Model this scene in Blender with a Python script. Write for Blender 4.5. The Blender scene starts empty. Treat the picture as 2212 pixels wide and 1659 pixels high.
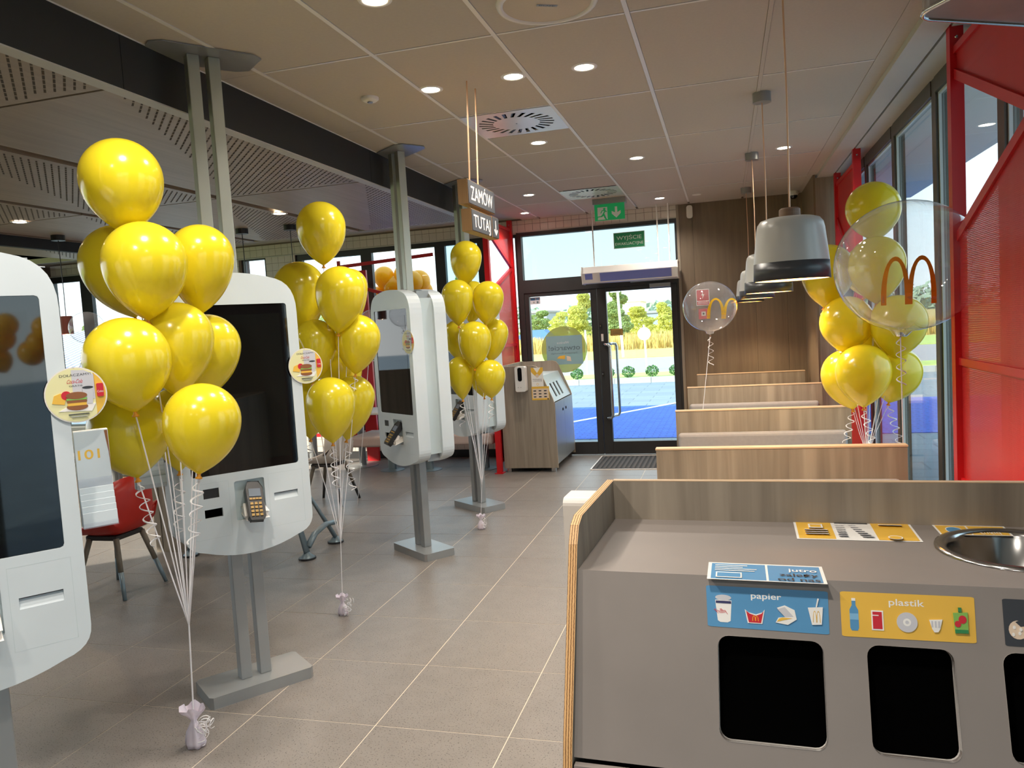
import bpy, math, random
from mathutils import Vector as V, Matrix, geometry
random.seed(4)
PI = math.pi
SC = bpy.context.scene
COL = SC.collection

# ------------------------------------------------------------------ camera, sky, sun, exposure
F, YAW, PITCH, ROLL, EYE = 1671.4035, 0.2723292, 0.0729544, -0.0601598, 1.68
ZC = 3.0257                                              # ceiling height
_fw = V((-math.sin(YAW)*math.cos(PITCH), math.cos(YAW)*math.cos(PITCH), -math.sin(PITCH)))
_rt = V((math.cos(YAW), math.sin(YAW), 0)); _up = _rt.cross(_fw)
CR = _rt*math.cos(ROLL) + _up*math.sin(ROLL)
CU = _up*math.cos(ROLL) - _rt*math.sin(ROLL)
CO = V((0, 0, EYE))
cam = bpy.data.cameras.new('camera'); cob = bpy.data.objects.new('camera', cam); COL.objects.link(cob)
cam.sensor_width = 36; cam.lens = F/2212*36; cam.clip_start = 0.05; cam.clip_end = 600
cob.matrix_world = Matrix(((CR.x, CU.x, -_fw.x, 0), (CR.y, CU.y, -_fw.y, 0), (CR.z, CU.z, -_fw.z, EYE), (0, 0, 0, 1)))
SC.camera = cob
SC.view_settings.view_transform = 'Standard'; SC.view_settings.look = 'None'
SC.view_settings.exposure = 1.15; SC.view_settings.gamma = 1; SC.view_settings.use_curve_mapping = False
SC.cycles.use_denoising = True
SC.cycles.max_bounces = 8; SC.cycles.diffuse_bounces = 4; SC.cycles.glossy_bounces = 4
SC.cycles.transparent_max_bounces = 24; SC.cycles.transmission_bounces = 6
SC.cycles.caustics_reflective = False; SC.cycles.caustics_refractive = False
SC.cycles.sample_clamp_indirect = 6.0

wd = bpy.data.worlds.new('sky'); SC.world = wd; wd.use_nodes = True
nt = wd.node_tree; nt.nodes.clear()
o_ = nt.nodes.new('ShaderNodeOutputWorld'); bg = nt.nodes.new('ShaderNodeBackground')
tc = nt.nodes.new('ShaderNodeTexCoord'); sp = nt.nodes.new('ShaderNodeSeparateXYZ'); cr = nt.nodes.new('ShaderNodeValToRGB')
nt.links.new(tc.outputs['Generated'], sp.inputs[0]); nt.links.new(sp.outputs['Z'], cr.inputs[0])
cr.color_ramp.elements[0].position = 0.0; cr.color_ramp.elements[0].color = (0.95, 1.0, 1.0, 1)
cr.color_ramp.elements[1].position = 0.9; cr.color_ramp.elements[1].color = (0.62, 0.82, 1.0, 1)
e_ = cr.color_ramp.elements.new(0.12); e_.color = (0.78, 0.93, 1.0, 1)
nt.links.new(cr.outputs[0], bg.inputs[0]); bg.inputs[1].default_value = 1.25
nt.links.new(bg.outputs[0], o_.inputs[0])
su = bpy.data.lights.new('sun', 'SUN'); su.energy = 4.2; su.angle = 0.01; su.color = (1, .93, .78)
so = bpy.data.objects.new('sun', su); COL.objects.link(so)
so.rotation_euler = V((0.60, 0.50, -0.30)).to_track_quat('-Z', 'Y').to_euler()

# ------------------------------------------------------------------ rays through the photograph
def ray(u, v): return CR*((u-1106)/F) - CU*((v-829.5)/F) + _fw
def onz(u, v, z): d = ray(u, v); return CO + d*((z-EYE)/d.z)
def onx(u, v, x): d = ray(u, v); return CO + d*(x/d.x)
def ony(u, v, y): d = ray(u, v); return CO + d*(y/d.y)
def onpl(u, v, c, n): d = ray(u, v); return CO + d*(n.dot(c-CO)/n.dot(d))
def atd(u, v, dist): return CO + ray(u, v).normalized()*dist

# ------------------------------------------------------------------ materials
def L(r, g, b):
    f = lambda c: (c/255/12.92) if c/255 <= .04045 else ((c/255+.055)/1.055)**2.4
    return (f(r), f(g), f(b), 1)
def mat(name, col, rough=.5, metal=0, spec=.5, noise=0, nscale=8, emit=0, ecol=None, alpha=None, coat=0, stretch=None, bump=0, trans=0, c2=None):
    m = bpy.data.materials.new(name); m.use_nodes = True; n = m.node_tree; b = n.nodes['Principled BSDF']
    b.inputs['Base Color'].default_value = col; b.inputs['Roughness'].default_value = rough
    b.inputs['Metallic'].default_value = metal; b.inputs['Specular IOR Level'].default_value = spec
    b.inputs['Coat Weight'].default_value = coat
    if emit:
        b.inputs['Emission Color'].default_value = ecol or col; b.inputs['Emission Strength'].default_value = emit
    t = n.nodes.new('ShaderNodeTexCoord'); mp = n.nodes.new('ShaderNodeMapping'); nz = n.nodes.new('ShaderNodeTexNoise')
    n.links.new(t.outputs['Object'], mp.inputs[0]); n.links.new(mp.outputs[0], nz.inputs[0])
    mp.inputs['Scale'].default_value = stretch or (1, 1, 1); nz.inputs['Scale'].default_value = nscale; nz.inputs['Detail'].default_value = 3
    rp = n.nodes.new('ShaderNodeValToRGB'); n.links.new(nz.outputs['Fac'], rp.inputs[0])
    k = max(noise, .02)
    lo = c2 if c2 else tuple(c*(1-k) for c in col[:3])+(1,)
    rp.color_ramp.elements[0].position = .3; rp.color_ramp.elements[1].position = .7
    rp.color_ramp.elements[0].color = lo; rp.color_ramp.elements[1].color = col if c2 else tuple(min(1, c*(1+k*.6)) for c in col[:3])+(1,)
    n.links.new(rp.outputs[0], b.inputs['Base Color'])
    if bump:
        bp = n.nodes.new('ShaderNodeBump'); bp.inputs['Strength'].default_value = bump; bp.inputs['Distance'].default_value = .01
        n.links.new(nz.outputs['Fac'], bp.inputs['Height']); n.links.new(bp.outputs[0], b.inputs['Normal'])
    if trans:
        tr = n.nodes.new('ShaderNodeBsdfTranslucent'); tr.inputs[0].default_value = col
        mx = n.nodes.new('ShaderNodeMixShader'); mx.inputs[0].default_value = trans
        n.links.new(b.outputs[0], mx.inputs[1]); n.links.new(tr.outputs[0], mx.inputs[2]); n.links.new(mx.outputs[0], n.nodes['Material Output'].inputs[0])
    return m
def glassy(name, tint=(1, 1, 1), ior=1.5, rough=0.0, haze=0.0, hcol=(1, 1, 1), gain=1.0):
    m = bpy.data.materials.new(name); m.use_nodes = True; n = m.node_tree; n.nodes.clear()
    out = n.nodes.new('ShaderNodeOutputMaterial'); tr = n.nodes.new('ShaderNodeBsdfTransparent'); gl = n.nodes.new('ShaderNodeBsdfGlossy')
    fr = n.nodes.new('ShaderNodeLayerWeight'); fr.inputs[0].default_value = .5; gl.inputs['Roughness'].default_value = rough
    f0 = ((ior-1)/(ior+1))**2                                   # Schlick's law, the same from both sides of a thin pane
    pw = n.nodes.new('ShaderNodeMath'); pw.operation = 'POWER'; pw.inputs[1].default_value = 5; n.links.new(fr.outputs['Facing'], pw.inputs[0])
    mu = n.nodes.new('ShaderNodeMath'); mu.operation = 'MULTIPLY_ADD'; mu.inputs[1].default_value = (1-f0)*gain; mu.inputs[2].default_value = f0*gain; mu.use_clamp = True
    n.links.new(pw.outputs[0], mu.inputs[0])
    tr.inputs[0].default_value = (*tint, 1); mx = n.nodes.new('ShaderNodeMixShader')
    n.links.new(mu.outputs[0], mx.inputs[0]); n.links.new(gl.outputs[0], mx.inputs[2])
    if haze:
        df = n.nodes.new('ShaderNodeBsdfDiffuse'); df.inputs[0].default_value = (*hcol, 1)
        m2 = n.nodes.new('ShaderNodeMixShader'); m2.inputs[0].default_value = haze
        n.links.new(tr.outputs[0], m2.inputs[1]); n.links.new(df.outputs[0], m2.inputs[2]); n.links.new(m2.outputs[0], mx.inputs[1])
    else: n.links.new(tr.outputs[0], mx.inputs[1])
    n.links.new(mx.outputs[0], out.inputs[0]); return m
def wood(name, c1, c2, grain='z', scale=1.0, rough=.45, plank=.09, axis='x'):
    """grey oak laminate: wide board tones across `axis`, fine streaks along `grain`"""
    m = bpy.data.materials.new(name); m.use_nodes = True; n = m.node_tree; b = n.nodes['Principled BSDF']
    b.inputs['Roughness'].default_value = rough; b.inputs['Specular IOR Level'].default_value = .35
    t = n.nodes.new('ShaderNodeTexCoord'); mp = n.nodes.new('ShaderNodeMapping'); n.links.new(t.outputs['Object'], mp.inputs[0])
    s = [26*scale]*3; s['xyz'.index(grain)] = 1.3*scale; mp.inputs['Scale'].default_value = s
    n1 = n.nodes.new('ShaderNodeTexNoise'); n1.inputs['Scale'].default_value = 1; n1.inputs['Detail'].default_value = 5; n1.inputs['Distortion'].default_value = .6
    n.links.new(mp.outputs[0], n1.inputs[0])
    mp2 = n.nodes.new('ShaderNodeMapping'); s2 = [1/plank if a == axis else 0.0 for a in 'xyz']; s2['xyz'.index(grain)] = .25
    mp2.inputs['Scale'].default_value = s2; n.links.new(t.outputs['Object'], mp2.inputs[0])
    n2 = n.nodes.new('ShaderNodeTexNoise'); n2.inputs['Scale'].default_value = 1; n2.inputs['Detail'].default_value = 1; n.links.new(mp2.outputs[0], n2.inputs[0])
    ad = n.nodes.new('ShaderNodeMath'); ad.operation = 'ADD'; n.links.new(n1.outputs['Fac'], ad.inputs[0]); n.links.new(n2.outputs['Fac'], ad.inputs[1])
    hf = n.nodes.new('ShaderNodeMath'); hf.operation = 'MULTIPLY'; hf.inputs[1].default_value = .5; n.links.new(ad.outputs[0], hf.inputs[0])
    rp = n.nodes.new('ShaderNodeValToRGB'); rp.color_ramp.elements[0].position = .29; rp.color_ramp.elements[1].position = .71
    rp.color_ramp.elements[0].color = c1; rp.color_ramp.elements[1].color = c2
    n.links.new(hf.outputs[0], rp.inputs[0]); n.links.new(rp.outputs[0], b.inputs['Base Color']); return m
def speckle(name, base, dark, scale, rough, thr=.36, c3=None, bump=0.1):
    m = bpy.data.materials.new(name); m.use_nodes = True; n = m.node_tree; b = n.nodes['Principled BSDF']
    b.inputs['Roughness'].default_value = rough
    t = n.nodes.new('ShaderNodeTexCoord'); gi = n.nodes.new('ShaderNodeObjectInfo')
    va = n.nodes.new('ShaderNodeVectorMath'); va.operation = 'ADD'; n.links.new(t.outputs['Object'], va.inputs[0]); n.links.new(gi.outputs['Location'], va.inputs[1])
    n1 = n.nodes.new('ShaderNodeTexNoise'); n1.inputs['Scale'].default_value = scale; n1.inputs['Detail'].default_value = 2
    n2 = n.nodes.new('ShaderNodeTexNoise'); n2.inputs['Scale'].default_value = scale*.06; n2.inputs['Detail'].default_value = 3
    n.links.new(va.outputs[0], n1.inputs[0]); n.links.new(va.outputs[0], n2.inputs[0])
    r1 = n.nodes.new('ShaderNodeValToRGB'); r1.color_ramp.elements[0].position = thr-.03; r1.color_ramp.elements[1].position = thr+.03
    r1.color_ramp.elements[0].color = (0, 0, 0, 1); r1.color_ramp.elements[1].color = (1, 1, 1, 1); n.links.new(n1.outputs['Fac'], r1.inputs[0])
    r2 = n.nodes.new('ShaderNodeValToRGB'); r2.color_ramp.elements[0].color = tuple(c*.86 for c in base[:3])+(1,); r2.color_ramp.elements[1].color = tuple(c*1.14 for c in base[:3])+(1,)
    n.links.new(n2.outputs['Fac'], r2.inputs[0])
    mx = n.nodes.new('ShaderNodeMixRGB'); mx.inputs[1].default_value = dark
    n.links.new(r1.outputs[0], mx.inputs[0]); n.links.new(r2.outputs[0], mx.inputs[2]); n.links.new(mx.outputs[0], b.inputs['Base Color'])
    if bump:
        bp = n.nodes.new('ShaderNodeBump'); bp.inputs['Strength'].default_value = bump; bp.inputs['Distance'].default_value = .002
        n.links.new(n1.outputs['Fac'], bp.inputs['Height']); n.links.new(bp.outputs[0], b.inputs['Normal'])
    return m
def perforated(name, col):
    """red sheet metal with rows of round holes: the holes let light and view through"""
    m = bpy.data.materials.new(name); m.use_nodes = True; n = m.node_tree; b = n.nodes['Principled BSDF']
    b.inputs['Base Color'].default_value = col; b.inputs['Roughness'].default_value = .4
    t = n.nodes.new('ShaderNodeTexCoord'); sp = n.nodes.new('ShaderNodeSeparateXYZ'); n.links.new(t.outputs['Object'], sp.inputs[0])
    def M(op, a, bb=None):
        q = n.nodes.new('ShaderNodeMath'); q.operation = op
        for i, x in enumerate((a, bb)):
            if x is None: continue
            if isinstance(x, (int, float)): q.inputs[i].default_value = x
            else: n.links.new(x, q.inputs[i])
        return q.outputs[0]
    P = .0095
    rowf = M('DIVIDE', sp.outputs['Z'], P*.87); row = M('FLOOR', rowf)
    off = M('MULTIPLY', M('MODULO', row, 2.0), .5)
    y = M('SUBTRACT', M('FRACT', M('ADD', M('DIVIDE', sp.outputs['Y'], P), off)), .5)
    z = M('MULTIPLY', M('SUBTRACT', M('FRACT', rowf), .5), .87)
    d = M('SQRT', M('ADD', M('MULTIPLY', y, y), M('MULTIPLY', z, z)))
    hole = M('LESS_THAN', d, .21)
    tr = n.nodes.new('ShaderNodeBsdfTransparent'); mx = n.nodes.new('ShaderNodeMixShader')
    n.links.new(hole, mx.inputs[0]); n.links.new(b.outputs[0], mx.inputs[1]); n.links.new(tr.outputs[0], mx.inputs[2])
    n.links.new(mx.outputs[0], n.nodes['Material Output'].inputs[0]); return m
def paving(name, c1, c2, mort, sx, sy):
    m = bpy.data.materials.new(name); m.use_nodes = True; n = m.node_tree; b = n.nodes['Principled BSDF']; b.inputs['Roughness'].default_value = .8
    t = n.nodes.new('ShaderNodeTexCoord'); br = n.nodes.new('ShaderNodeTexBrick'); n.links.new(t.outputs['Object'], br.inputs[0])
    br.inputs['Color1'].default_value = c1; br.inputs['Color2'].default_value = c2; br.inputs['Mortar'].default_value = mort
    br.inputs['Scale'].default_value = 1; br.inputs['Brick Width'].default_value = sx; br.inputs['Row Height'].default_value = sy; br.inputs['Mortar Size'].default_value = .012
    n.links.new(br.outputs[0], b.inputs['Base Color']); return m

M = {}
M['white'] = mat('white_enamel', L(207, 216, 221), .32, noise=.02)
M['white_side'] = mat('pale_grey_enamel', L(190, 203, 206), .4, noise=.02)
M['offwhite'] = mat('off_white_plastic', L(225, 220, 214), .4, noise=.02)
M['black'] = mat('black_glass', (.003, .003, .004, 1), .03, spec=.75, noise=.02)
M['screen'] = mat('dark_screen', (.005, .006, .006, 1), .03, spec=.7, noise=.02)
M['blackp'] = mat('black_plastic', (.02, .02, .022, 1), .35)
M['void'] = mat('black_and_hollow_shade', (.0012, .0012, .0012, 1), 1.0, spec=0)  # black parts, and the shade inside hollows put into the colour
M['steelgrey'] = mat('silver_grey_paint', L(152, 155, 156), .33, metal=.35, noise=.03)
M['post'] = mat('anodised_post', L(176, 178, 168), .34, metal=.4, noise=.03)
M['chrome'] = mat('brushed_steel', L(200, 200, 200), .16, metal=1, noise=.03)
M['gold'] = mat('key_gold_reflection', L(205, 170, 110), .2, metal=.6)  # yellow-gold reflection on the keys put into their colour
M['beam'] = mat('black_fascia', L(34, 34, 35), .6, noise=.05)
M['ceil'] = mat('ceiling_board', L(190, 181, 170), .9, noise=.03, nscale=60)
M['tbar'] = mat('white_grid', L(226, 222, 218), .35, noise=.02)
M['soffit'] = mat('painted_soffit', L(192, 188, 180), .5, noise=.02)
M['walltile'] = mat('cream_wall_tile', L(216, 206, 196), .25, noise=.05, nscale=3)
M['grout'] = mat('brown_grout', L(120, 104, 96), .9)
M['floor'] = speckle('stone_floor_tile', L(130, 124, 119), L(60, 55, 54), 150, .40)
M['fgrout'] = mat('pale_floor_grout', L(214, 202, 186), .8)
M['frame'] = mat('dark_frame', L(46, 46, 47), .42, noise=.04)
M['frameb'] = mat('bronze_frame', L(78, 74, 66), .4, metal=.2, noise=.04)
M['red'] = mat('red_powder_coat', L(196, 22, 30), .38, noise=.04)
M['perf'] = perforated('red_perforated_sheet', L(200, 40, 40))
M['oak'] = wood('grey_oak', L(120, 110, 98), L(170, 158, 142), 'z')
M['oakdark'] = wood('dark_oak_wall', L(104, 90, 76), L(134, 118, 98), 'z', plank=.3)
M['oaktop'] = mat('ply_edge_top', L(208, 180, 148), .5, noise=.1, nscale=12, stretch=(1, 8, 8))
M['ceilwood'] = wood('ceiling_veneer', L(150, 132, 114), L(176, 157, 138), 'y', plank=.6, rough=.45)
M['slot'] = mat('slot_shade', L(84, 72, 62), .9)  # shade of the perforations put into the colour of flat dashes
M['grey_top'] = mat('grey_laminate', L(140, 132, 127), .5, noise=.07, nscale=4)
M['fabric'] = mat('grey_upholstery', L(158, 154, 154), .85, noise=.05, nscale=40)
M['pinkfab'] = mat('beige_upholstery', L(190, 170, 162), .8, noise=.04)
M['yellow'] = mat('yellow_balloon_rubber', L(238, 220, 46), .2, spec=.6, noise=.04, nscale=3, trans=.28, coat=.3)
M['yellow_out'] = mat('sun_tinted_balloon_rubber', L(250, 196, 30), .25, noise=.04, trans=.5)  # more orange and translucent than the indoor yellow: sun glow put into colour
M['orange'] = mat('balloon_knot', L(226, 150, 20), .4)
M['ribbon'] = mat('white_ribbon', L(244, 242, 244), .35, trans=.2)
M['satin'] = mat('white_satin', L(238, 228, 240), .3, noise=.06, trans=.15)
M['bubble'] = glassy('clear_balloon_film', (.96, .96, .97), 1.4, .0, .09, (.95, .95, 1), 1.1)
M['dim_glass'] = glassy('sky_dimming_glass', (.62, .66, .66), 1.5)  # grey tint added to dim the bright sky behind the transom
M['glass'] = glassy('window_glass', (.9, .95, .96), 1.5)
M['glass_dark'] = glassy('tinted_glass', (.6, .72, .76), 1.5)
M['arch'] = mat('golden_print', L(222, 140, 20), .4)
M['archy'] = mat('yellow_print', L(250, 190, 30), .4)
M['cord'] = mat('copper_cord', L(226, 182, 146), .35, metal=.3)
M['shade'] = mat('grey_ceramic_shade', L(186, 186, 182), .3, noise=.03)
M['shade_dark'] = mat('dark_shade_band', L(62, 64, 68), .35, noise=.05)
M['capwood'] = mat('wood_cap', L(128, 100, 80), .5, noise=.15, nscale=20, stretch=(1, 1, 5))
M['warm'] = mat('lit_lamp_inside', L(255, 214, 140), .6, emit=1.6, ecol=L(255, 205, 120))
M['lens'] = mat('lit_downlight', (1, .95, .85, 1), .5, emit=14, ecol=(1, .86, .66, 1))
M['green'] = mat('green_sign', L(20, 150, 84), .4, emit=.12, ecol=L(30, 160, 90))
M['green2'] = mat('dark_green_sign', L(40, 138, 92), .4)
M['sign_face'] = mat('slate_sign_face', L(74, 76, 80), .5)
M['signoak'] = wood('sign_oak', L(128, 96, 62), L(166, 130, 88), 'z', scale=1.5)
M['letter'] = mat('cream_letter', L(250, 236, 214), .4, emit=.35, ecol=L(250, 236, 214))  # letters glow faintly by themselves, brightness put into the material
M['paper'] = mat('white_paper', L(238, 236, 232), .5)
M['p_blue'] = mat('print_blue', L(84, 146, 192), .45)
M['notice'] = mat('ochre_notice', L(176, 140, 70), .5)
M['p_slate0'] = mat('terminal_display', L(96, 108, 122), .3)
M['p_blue2'] = mat('print_pale_blue', L(128, 182, 220), .45)
M['p_yel'] = mat('print_yellow', L(232, 184, 70), .45)
M['p_dark'] = mat('print_dark', L(52, 54, 60), .45)
M['p_navy'] = mat('print_navy', L(48, 52, 96), .45)
M['p_red'] = mat('print_red', L(200, 34, 50), .45)
M['p_green'] = mat('print_green', L(130, 182, 84), .45)
M['p_dgreen'] = mat('print_dark_green', L(44, 130, 74), .45)
M['p_grey'] = mat('print_grey', L(200, 200, 206), .45)
M['p_tan'] = mat('print_tan', L(226, 204, 180), .45)
M['p_brown'] = mat('print_brown', L(140, 88, 50), .45)
M['p_cream'] = mat('print_cream', L(226, 222, 170), .45)
M['airglow'] = mat('air_inlet_blue', L(124, 134, 206), .5, metal=.2)
M['mat1'] = mat('dark_mat', L(42, 40, 40), .9, noise=.15, nscale=60, bump=.4)
M['mat2'] = mat('mat_rib', L(74, 70, 68), .9, noise=.15, nscale=60)
M['redchair'] = mat('red_shell', L(188, 38, 26), .4)
M['legwood'] = mat('greyed_wood', L(122, 112, 98), .6, noise=.15, nscale=14, stretch=(4, 4, 1))
M['darkwood'] = mat('dark_leg', L(46, 38, 34), .5)
M['bluegrey'] = mat('blue_grey_metal', L(126, 142, 150), .4, metal=.3)
M['tabletop'] = mat('pale_table_top', L(214, 204, 194), .4)
M['counter'] = wood('brown_counter', L(92, 72, 54), L(124, 98, 74), 'x', plank=.5)
M['greenwall'] = mat('dark_green_panel', L(62, 66, 58), .6)
M['terracotta'] = mat('terracotta_shade', L(118, 58, 44), .6)
M['grass'] = mat('mown_grass', L(188, 204, 112), .9, noise=.2, nscale=3)
M['dry'] = mat('dry_tall_grass', L(222, 186, 120), .9, noise=.3, nscale=5, c2=L(190, 174, 96))
M['asph'] = mat('asphalt', L(168, 162, 164), .9, noise=.06)
M['pave'] = paving('pale_paving', L(126, 138, 148), L(136, 148, 156), L(104, 116, 126), .8, .4)
M['bluepave'] = paving('blue_painted_paving', L(44, 92, 190), L(54, 106, 206), L(36, 76, 164), .2, .1)
M['roadline'] = mat('white_line', L(235, 240, 235), .7)
M['kerb'] = mat('concrete_kerb', L(176, 180, 180), .8)
M['leaf1'] = mat('birch_leaves', L(214, 214, 116), .8, noise=.35, nscale=2, trans=.4)
M['leaf2'] = mat('dark_leaves', L(160, 180, 112), .8, noise=.4, nscale=2, trans=.35)
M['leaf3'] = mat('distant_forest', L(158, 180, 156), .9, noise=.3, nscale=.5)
M['bush'] = mat('clipped_shrub', L(84, 128, 66), .8, noise=.35, nscale=8)
M['bark'] = mat('pale_bark', L(190, 184, 170), .8, noise=.3)
M['bwhite'] = mat('white_render', L(236, 234, 228), .8)
M['bgrey'] = mat('grey_cladding', L(150, 162, 178), .7)
M['bblue'] = mat('blue_cladding', L(84, 128, 178), .6)
M['broof'] = mat('grey_roof', L(150, 150, 156), .7)
M['borange'] = mat('orange_fascia', L(206, 120, 70), .7)
M['violet'] = mat('violet_roof', L(150, 140, 176), .6)
M['ply'] = mat('ply_layers', L(206, 156, 100), .5)
def _ply():
    n = M['ply'].node_tree; b = n.nodes['Principled BSDF']
    t = n.nodes.new('ShaderNodeTexCoord'); w = n.nodes.new('ShaderNodeTexWave'); w.wave_type = 'BANDS'; w.bands_direction = 'X'
    w.inputs['Scale'].default_value = 55; w.inputs['Distortion'].default_value = 1.2; w.inputs['Detail Scale'].default_value = 3
    n.links.new(t.outputs['Object'], w.inputs[0]); r = n.nodes.new('ShaderNodeValToRGB')
    r.color_ramp.elements[0].color = L(120, 78, 42); r.color_ramp.elements[1].color = L(224, 178, 122); r.color_ramp.elements[0].position = .12; r.color_ramp.elements[1].position = .4
    n.links.new(w.outputs[0], r.inputs[0]); n.links.new(r.outputs[0], b.inputs['Base Color'])
_ply()

# ------------------------------------------------------------------ texts (made while the scene is still empty)
TX = {}
def _text(s, bold):
    cu = bpy.data.curves.new('t', 'FONT'); cu.body = s; cu.size = 1; cu.offset = .011 if bold else 0; cu.resolution_u = 4
    ob = bpy.data.objects.new('t', cu); COL.objects.link(ob); dg = bpy.context.evaluated_depsgraph_get()
    me = ob.evaluated_get(dg).to_mesh(); vs = [(v.co.x, v.co.y) for v in me.vertices]; fs = [tuple(p.vertices) for p in me.polygons]
    ob.evaluated_get(dg).to_mesh_clear(); bpy.data.objects.remove(ob); bpy.data.curves.remove(cu)
    x0 = min(v[0] for v in vs); x1 = max(v[0] for v in vs)
    return [((v[0]-x0)/(x1-x0), v[1]/.73) for v in vs], fs             # u 0..1 over the width, v = 1 at cap height
for s in ('ZAMÓW', 'TUTAJ', 'WYJŚCIE', 'EWAKUACYJNE', 'papier', 'plastik', 'jutro', 'zależy', 'od nas', '101', 'DOŁĄCZAMY!', 'Coca-Cola', 'GRATIS', 'otwarcie!',
          'Wkrótce', 'Zapraszamy Równolegle', 'BOSE', 'Fluffy', 'Wpłać swoją resztę', 'segregacja', 'kosze na', 'Dziękujemy', 'za dezynfekcję rąk', 'Coke', 'uwaga', 'resztki', 'płyny'):
    TX[s] = _text(s, s in ('papier', 'plastik', 'jutro', 'zależy', 'od nas', '101', 'otwarcie!', 'resztki'))

# ------------------------------------------------------------------ mesh building
WM = {}
class MB:
    def __init__(s): s.v = []; s.f = []; s.m = []; s.mi = 0
    def add(s, vs, fs, m=None):
        o = len(s.v); s.v += [V(p) for p in vs]; s.f += [tuple(i+o for i in f) for f in fs]; s.m += [s.mi if m is None else m]*len(fs); return s
    def box(s, x0, x1, y0, y1, z0, z1, m=None, T=None):
        p = [V((x, y, z)) for z in (z0, z1) for y in (y0, y1) for x in (x0, x1)]
        if T: p = [T @ q for q in p]
        return s.add(p, [(0, 2, 3, 1), (4, 5, 7, 6), (0, 1, 5, 4), (1, 3, 7, 5), (3, 2, 6, 7), (2, 0, 4, 6)], m)
    def prism(s, poly, d, m=None, holes=(), caps=True):
        """poly and holes: lists of 3D points in one plane, pushed along d"""
        d = V(d); loops = [[V(p) for p in poly]] + [[V(p) for p in h] for h in holes]
        flat = [p for l in loops for p in l]; n = len(flat); o = []
        tri = geometry.tessellate_polygon(loops) if caps else []
        fs = [tuple(t) for t in tri] + [tuple(i+n for i in reversed(t)) for t in tri]
        b = 0
        for l in loops:
            k = len(l); fs += [(b+i, b+(i+1) % k, b+(i+1) % k+n, b+i+n) for i in range(k)]; b += k
        return s.add(flat+[p+d for p in flat], fs, m)
    def tube(s, pts, r, n=6, m=None, closed=False, cap=True, flat=None):
        pts = [V(p) for p in pts]; k = len(pts); rs = r if isinstance(r, (list, tuple)) else [r]*k
        vs = []; fs = []; pn = None
        for i, p in enumerate(pts):
            t = (pts[(i+1) % k]-pts[i-1]) if closed else (pts[min(i+1, k-1)]-pts[max(i-1, 0)])
            if t.length < 1e-9: t = V((0, 0, 1))
            t.normalize()
            if pn is None: a = V((0, 0, 1)) if abs(t.z) < .9 else V((1, 0, 0)); pn = t.cross(a).normalized()
            pn = (pn-t*pn.dot(t)).normalized(); bn = t.cross(pn)
            for j in range(n):
                an = 2*PI*j/n; vs.append(p+(pn*math.cos(an)+bn*math.sin(an)*(flat or 1))*rs[i])
        for i in range(k if closed else k-1):
            a = i*n; b = ((i+1) % k)*n
            fs += [(a+j, a+(j+1) % n, b+(j+1) % n, b+j) for j in range(n)]
        if cap and not closed: fs += [tuple(range(n-1, -1, -1)), tuple((k-1)*n+j for j in range(n))]
        return s.add(vs, fs, m)
    def lathe(s, prof, n=24, T=None, m=None):
        T = T or Matrix(); k = len(prof); vs = [T @ V((r*math.cos(2*PI*j/n), r*math.sin(2*PI*j/n), z)) for r, z in prof for j in range(n)]
        fs = [(i*n+j, i*n+(j+1) % n, (i+1)*n+(j+1) % n, (i+1)*n+j) for i in range(k-1) for j in range(n)]
        return s.add(vs, fs, m)
    def cyl(s, c, r, h, n=24, m=None, T=None):
        T2 = Matrix.Translation(V(c)) if T is None else T @ Matrix.Translation(V(c))
        return s.lathe([(0.0001, 0), (r, 0), (r, h), (0.0001, h)], n, T2, m)
    def build(s, name, mats, parent=None, smooth=False, bevel=0, loc=None, seg=2, T=None):
        me = bpy.data.meshes.new(name)
        if parent is not None: W = WM.get(parent, Matrix())
        else: W = Matrix.Translation(V(loc)) if loc is not None else Matrix()
        Wi = W.inverted()
        vs = s.v if T is None else [T @ p for p in s.v]
        me.from_pydata([tuple(Wi @ p) for p in vs], [], s.f)
        mats = mats if isinstance(mats, (list, tuple)) else [mats]
        for q in mats: me.materials.append(M[q] if isinstance(q, str) else q)
        me.polygons.foreach_set('material_index', s.m)
        if smooth: me.polygons.foreach_set('use_smooth', [True]*len(me.polygons))
        me.update()
        ob = bpy.data.objects.new(name, me); COL.objects.link(ob)
        if parent is not None: ob.parent = parent
        elif loc is not None: ob.location = loc
        WM[ob] = W
        if smooth == 'auto':
            pass
        if bevel:
            b = ob.modifiers.new('bevel', 'BEVEL'); b.width = bevel; b.segments = seg; b.limit_method = 'ANGLE'; b.angle_limit = .6
        return ob
def tag(o, label, cat, group=None):
    o['label'] = label; o['category'] = cat
    if group: o['group'] = group
    return o
def thing(name, label, cat, loc=(0, 0, 0), rz=0, group=None):
    o = bpy.data.objects.new(name, None); COL.objects.link(o); o.location = loc; o.rotation_euler = (0, 0, rz); o.empty_display_size = .1
    WM[o] = Matrix.Translation(V(loc)) @ Matrix.Rotation(rz, 4, 'Z'); return tag(o, label, cat, group)
def struct(name, parent=None):
    o = bpy.data.objects.new(name, None); COL.objects.link(o); o['kind'] = 'structure'; o.empty_display_size = .1
    WM[o] = Matrix(); return o
def st(ob): ob['kind'] = 'structure'; return ob
def stuff(ob): ob['kind'] = 'stuff'; return ob
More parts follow.
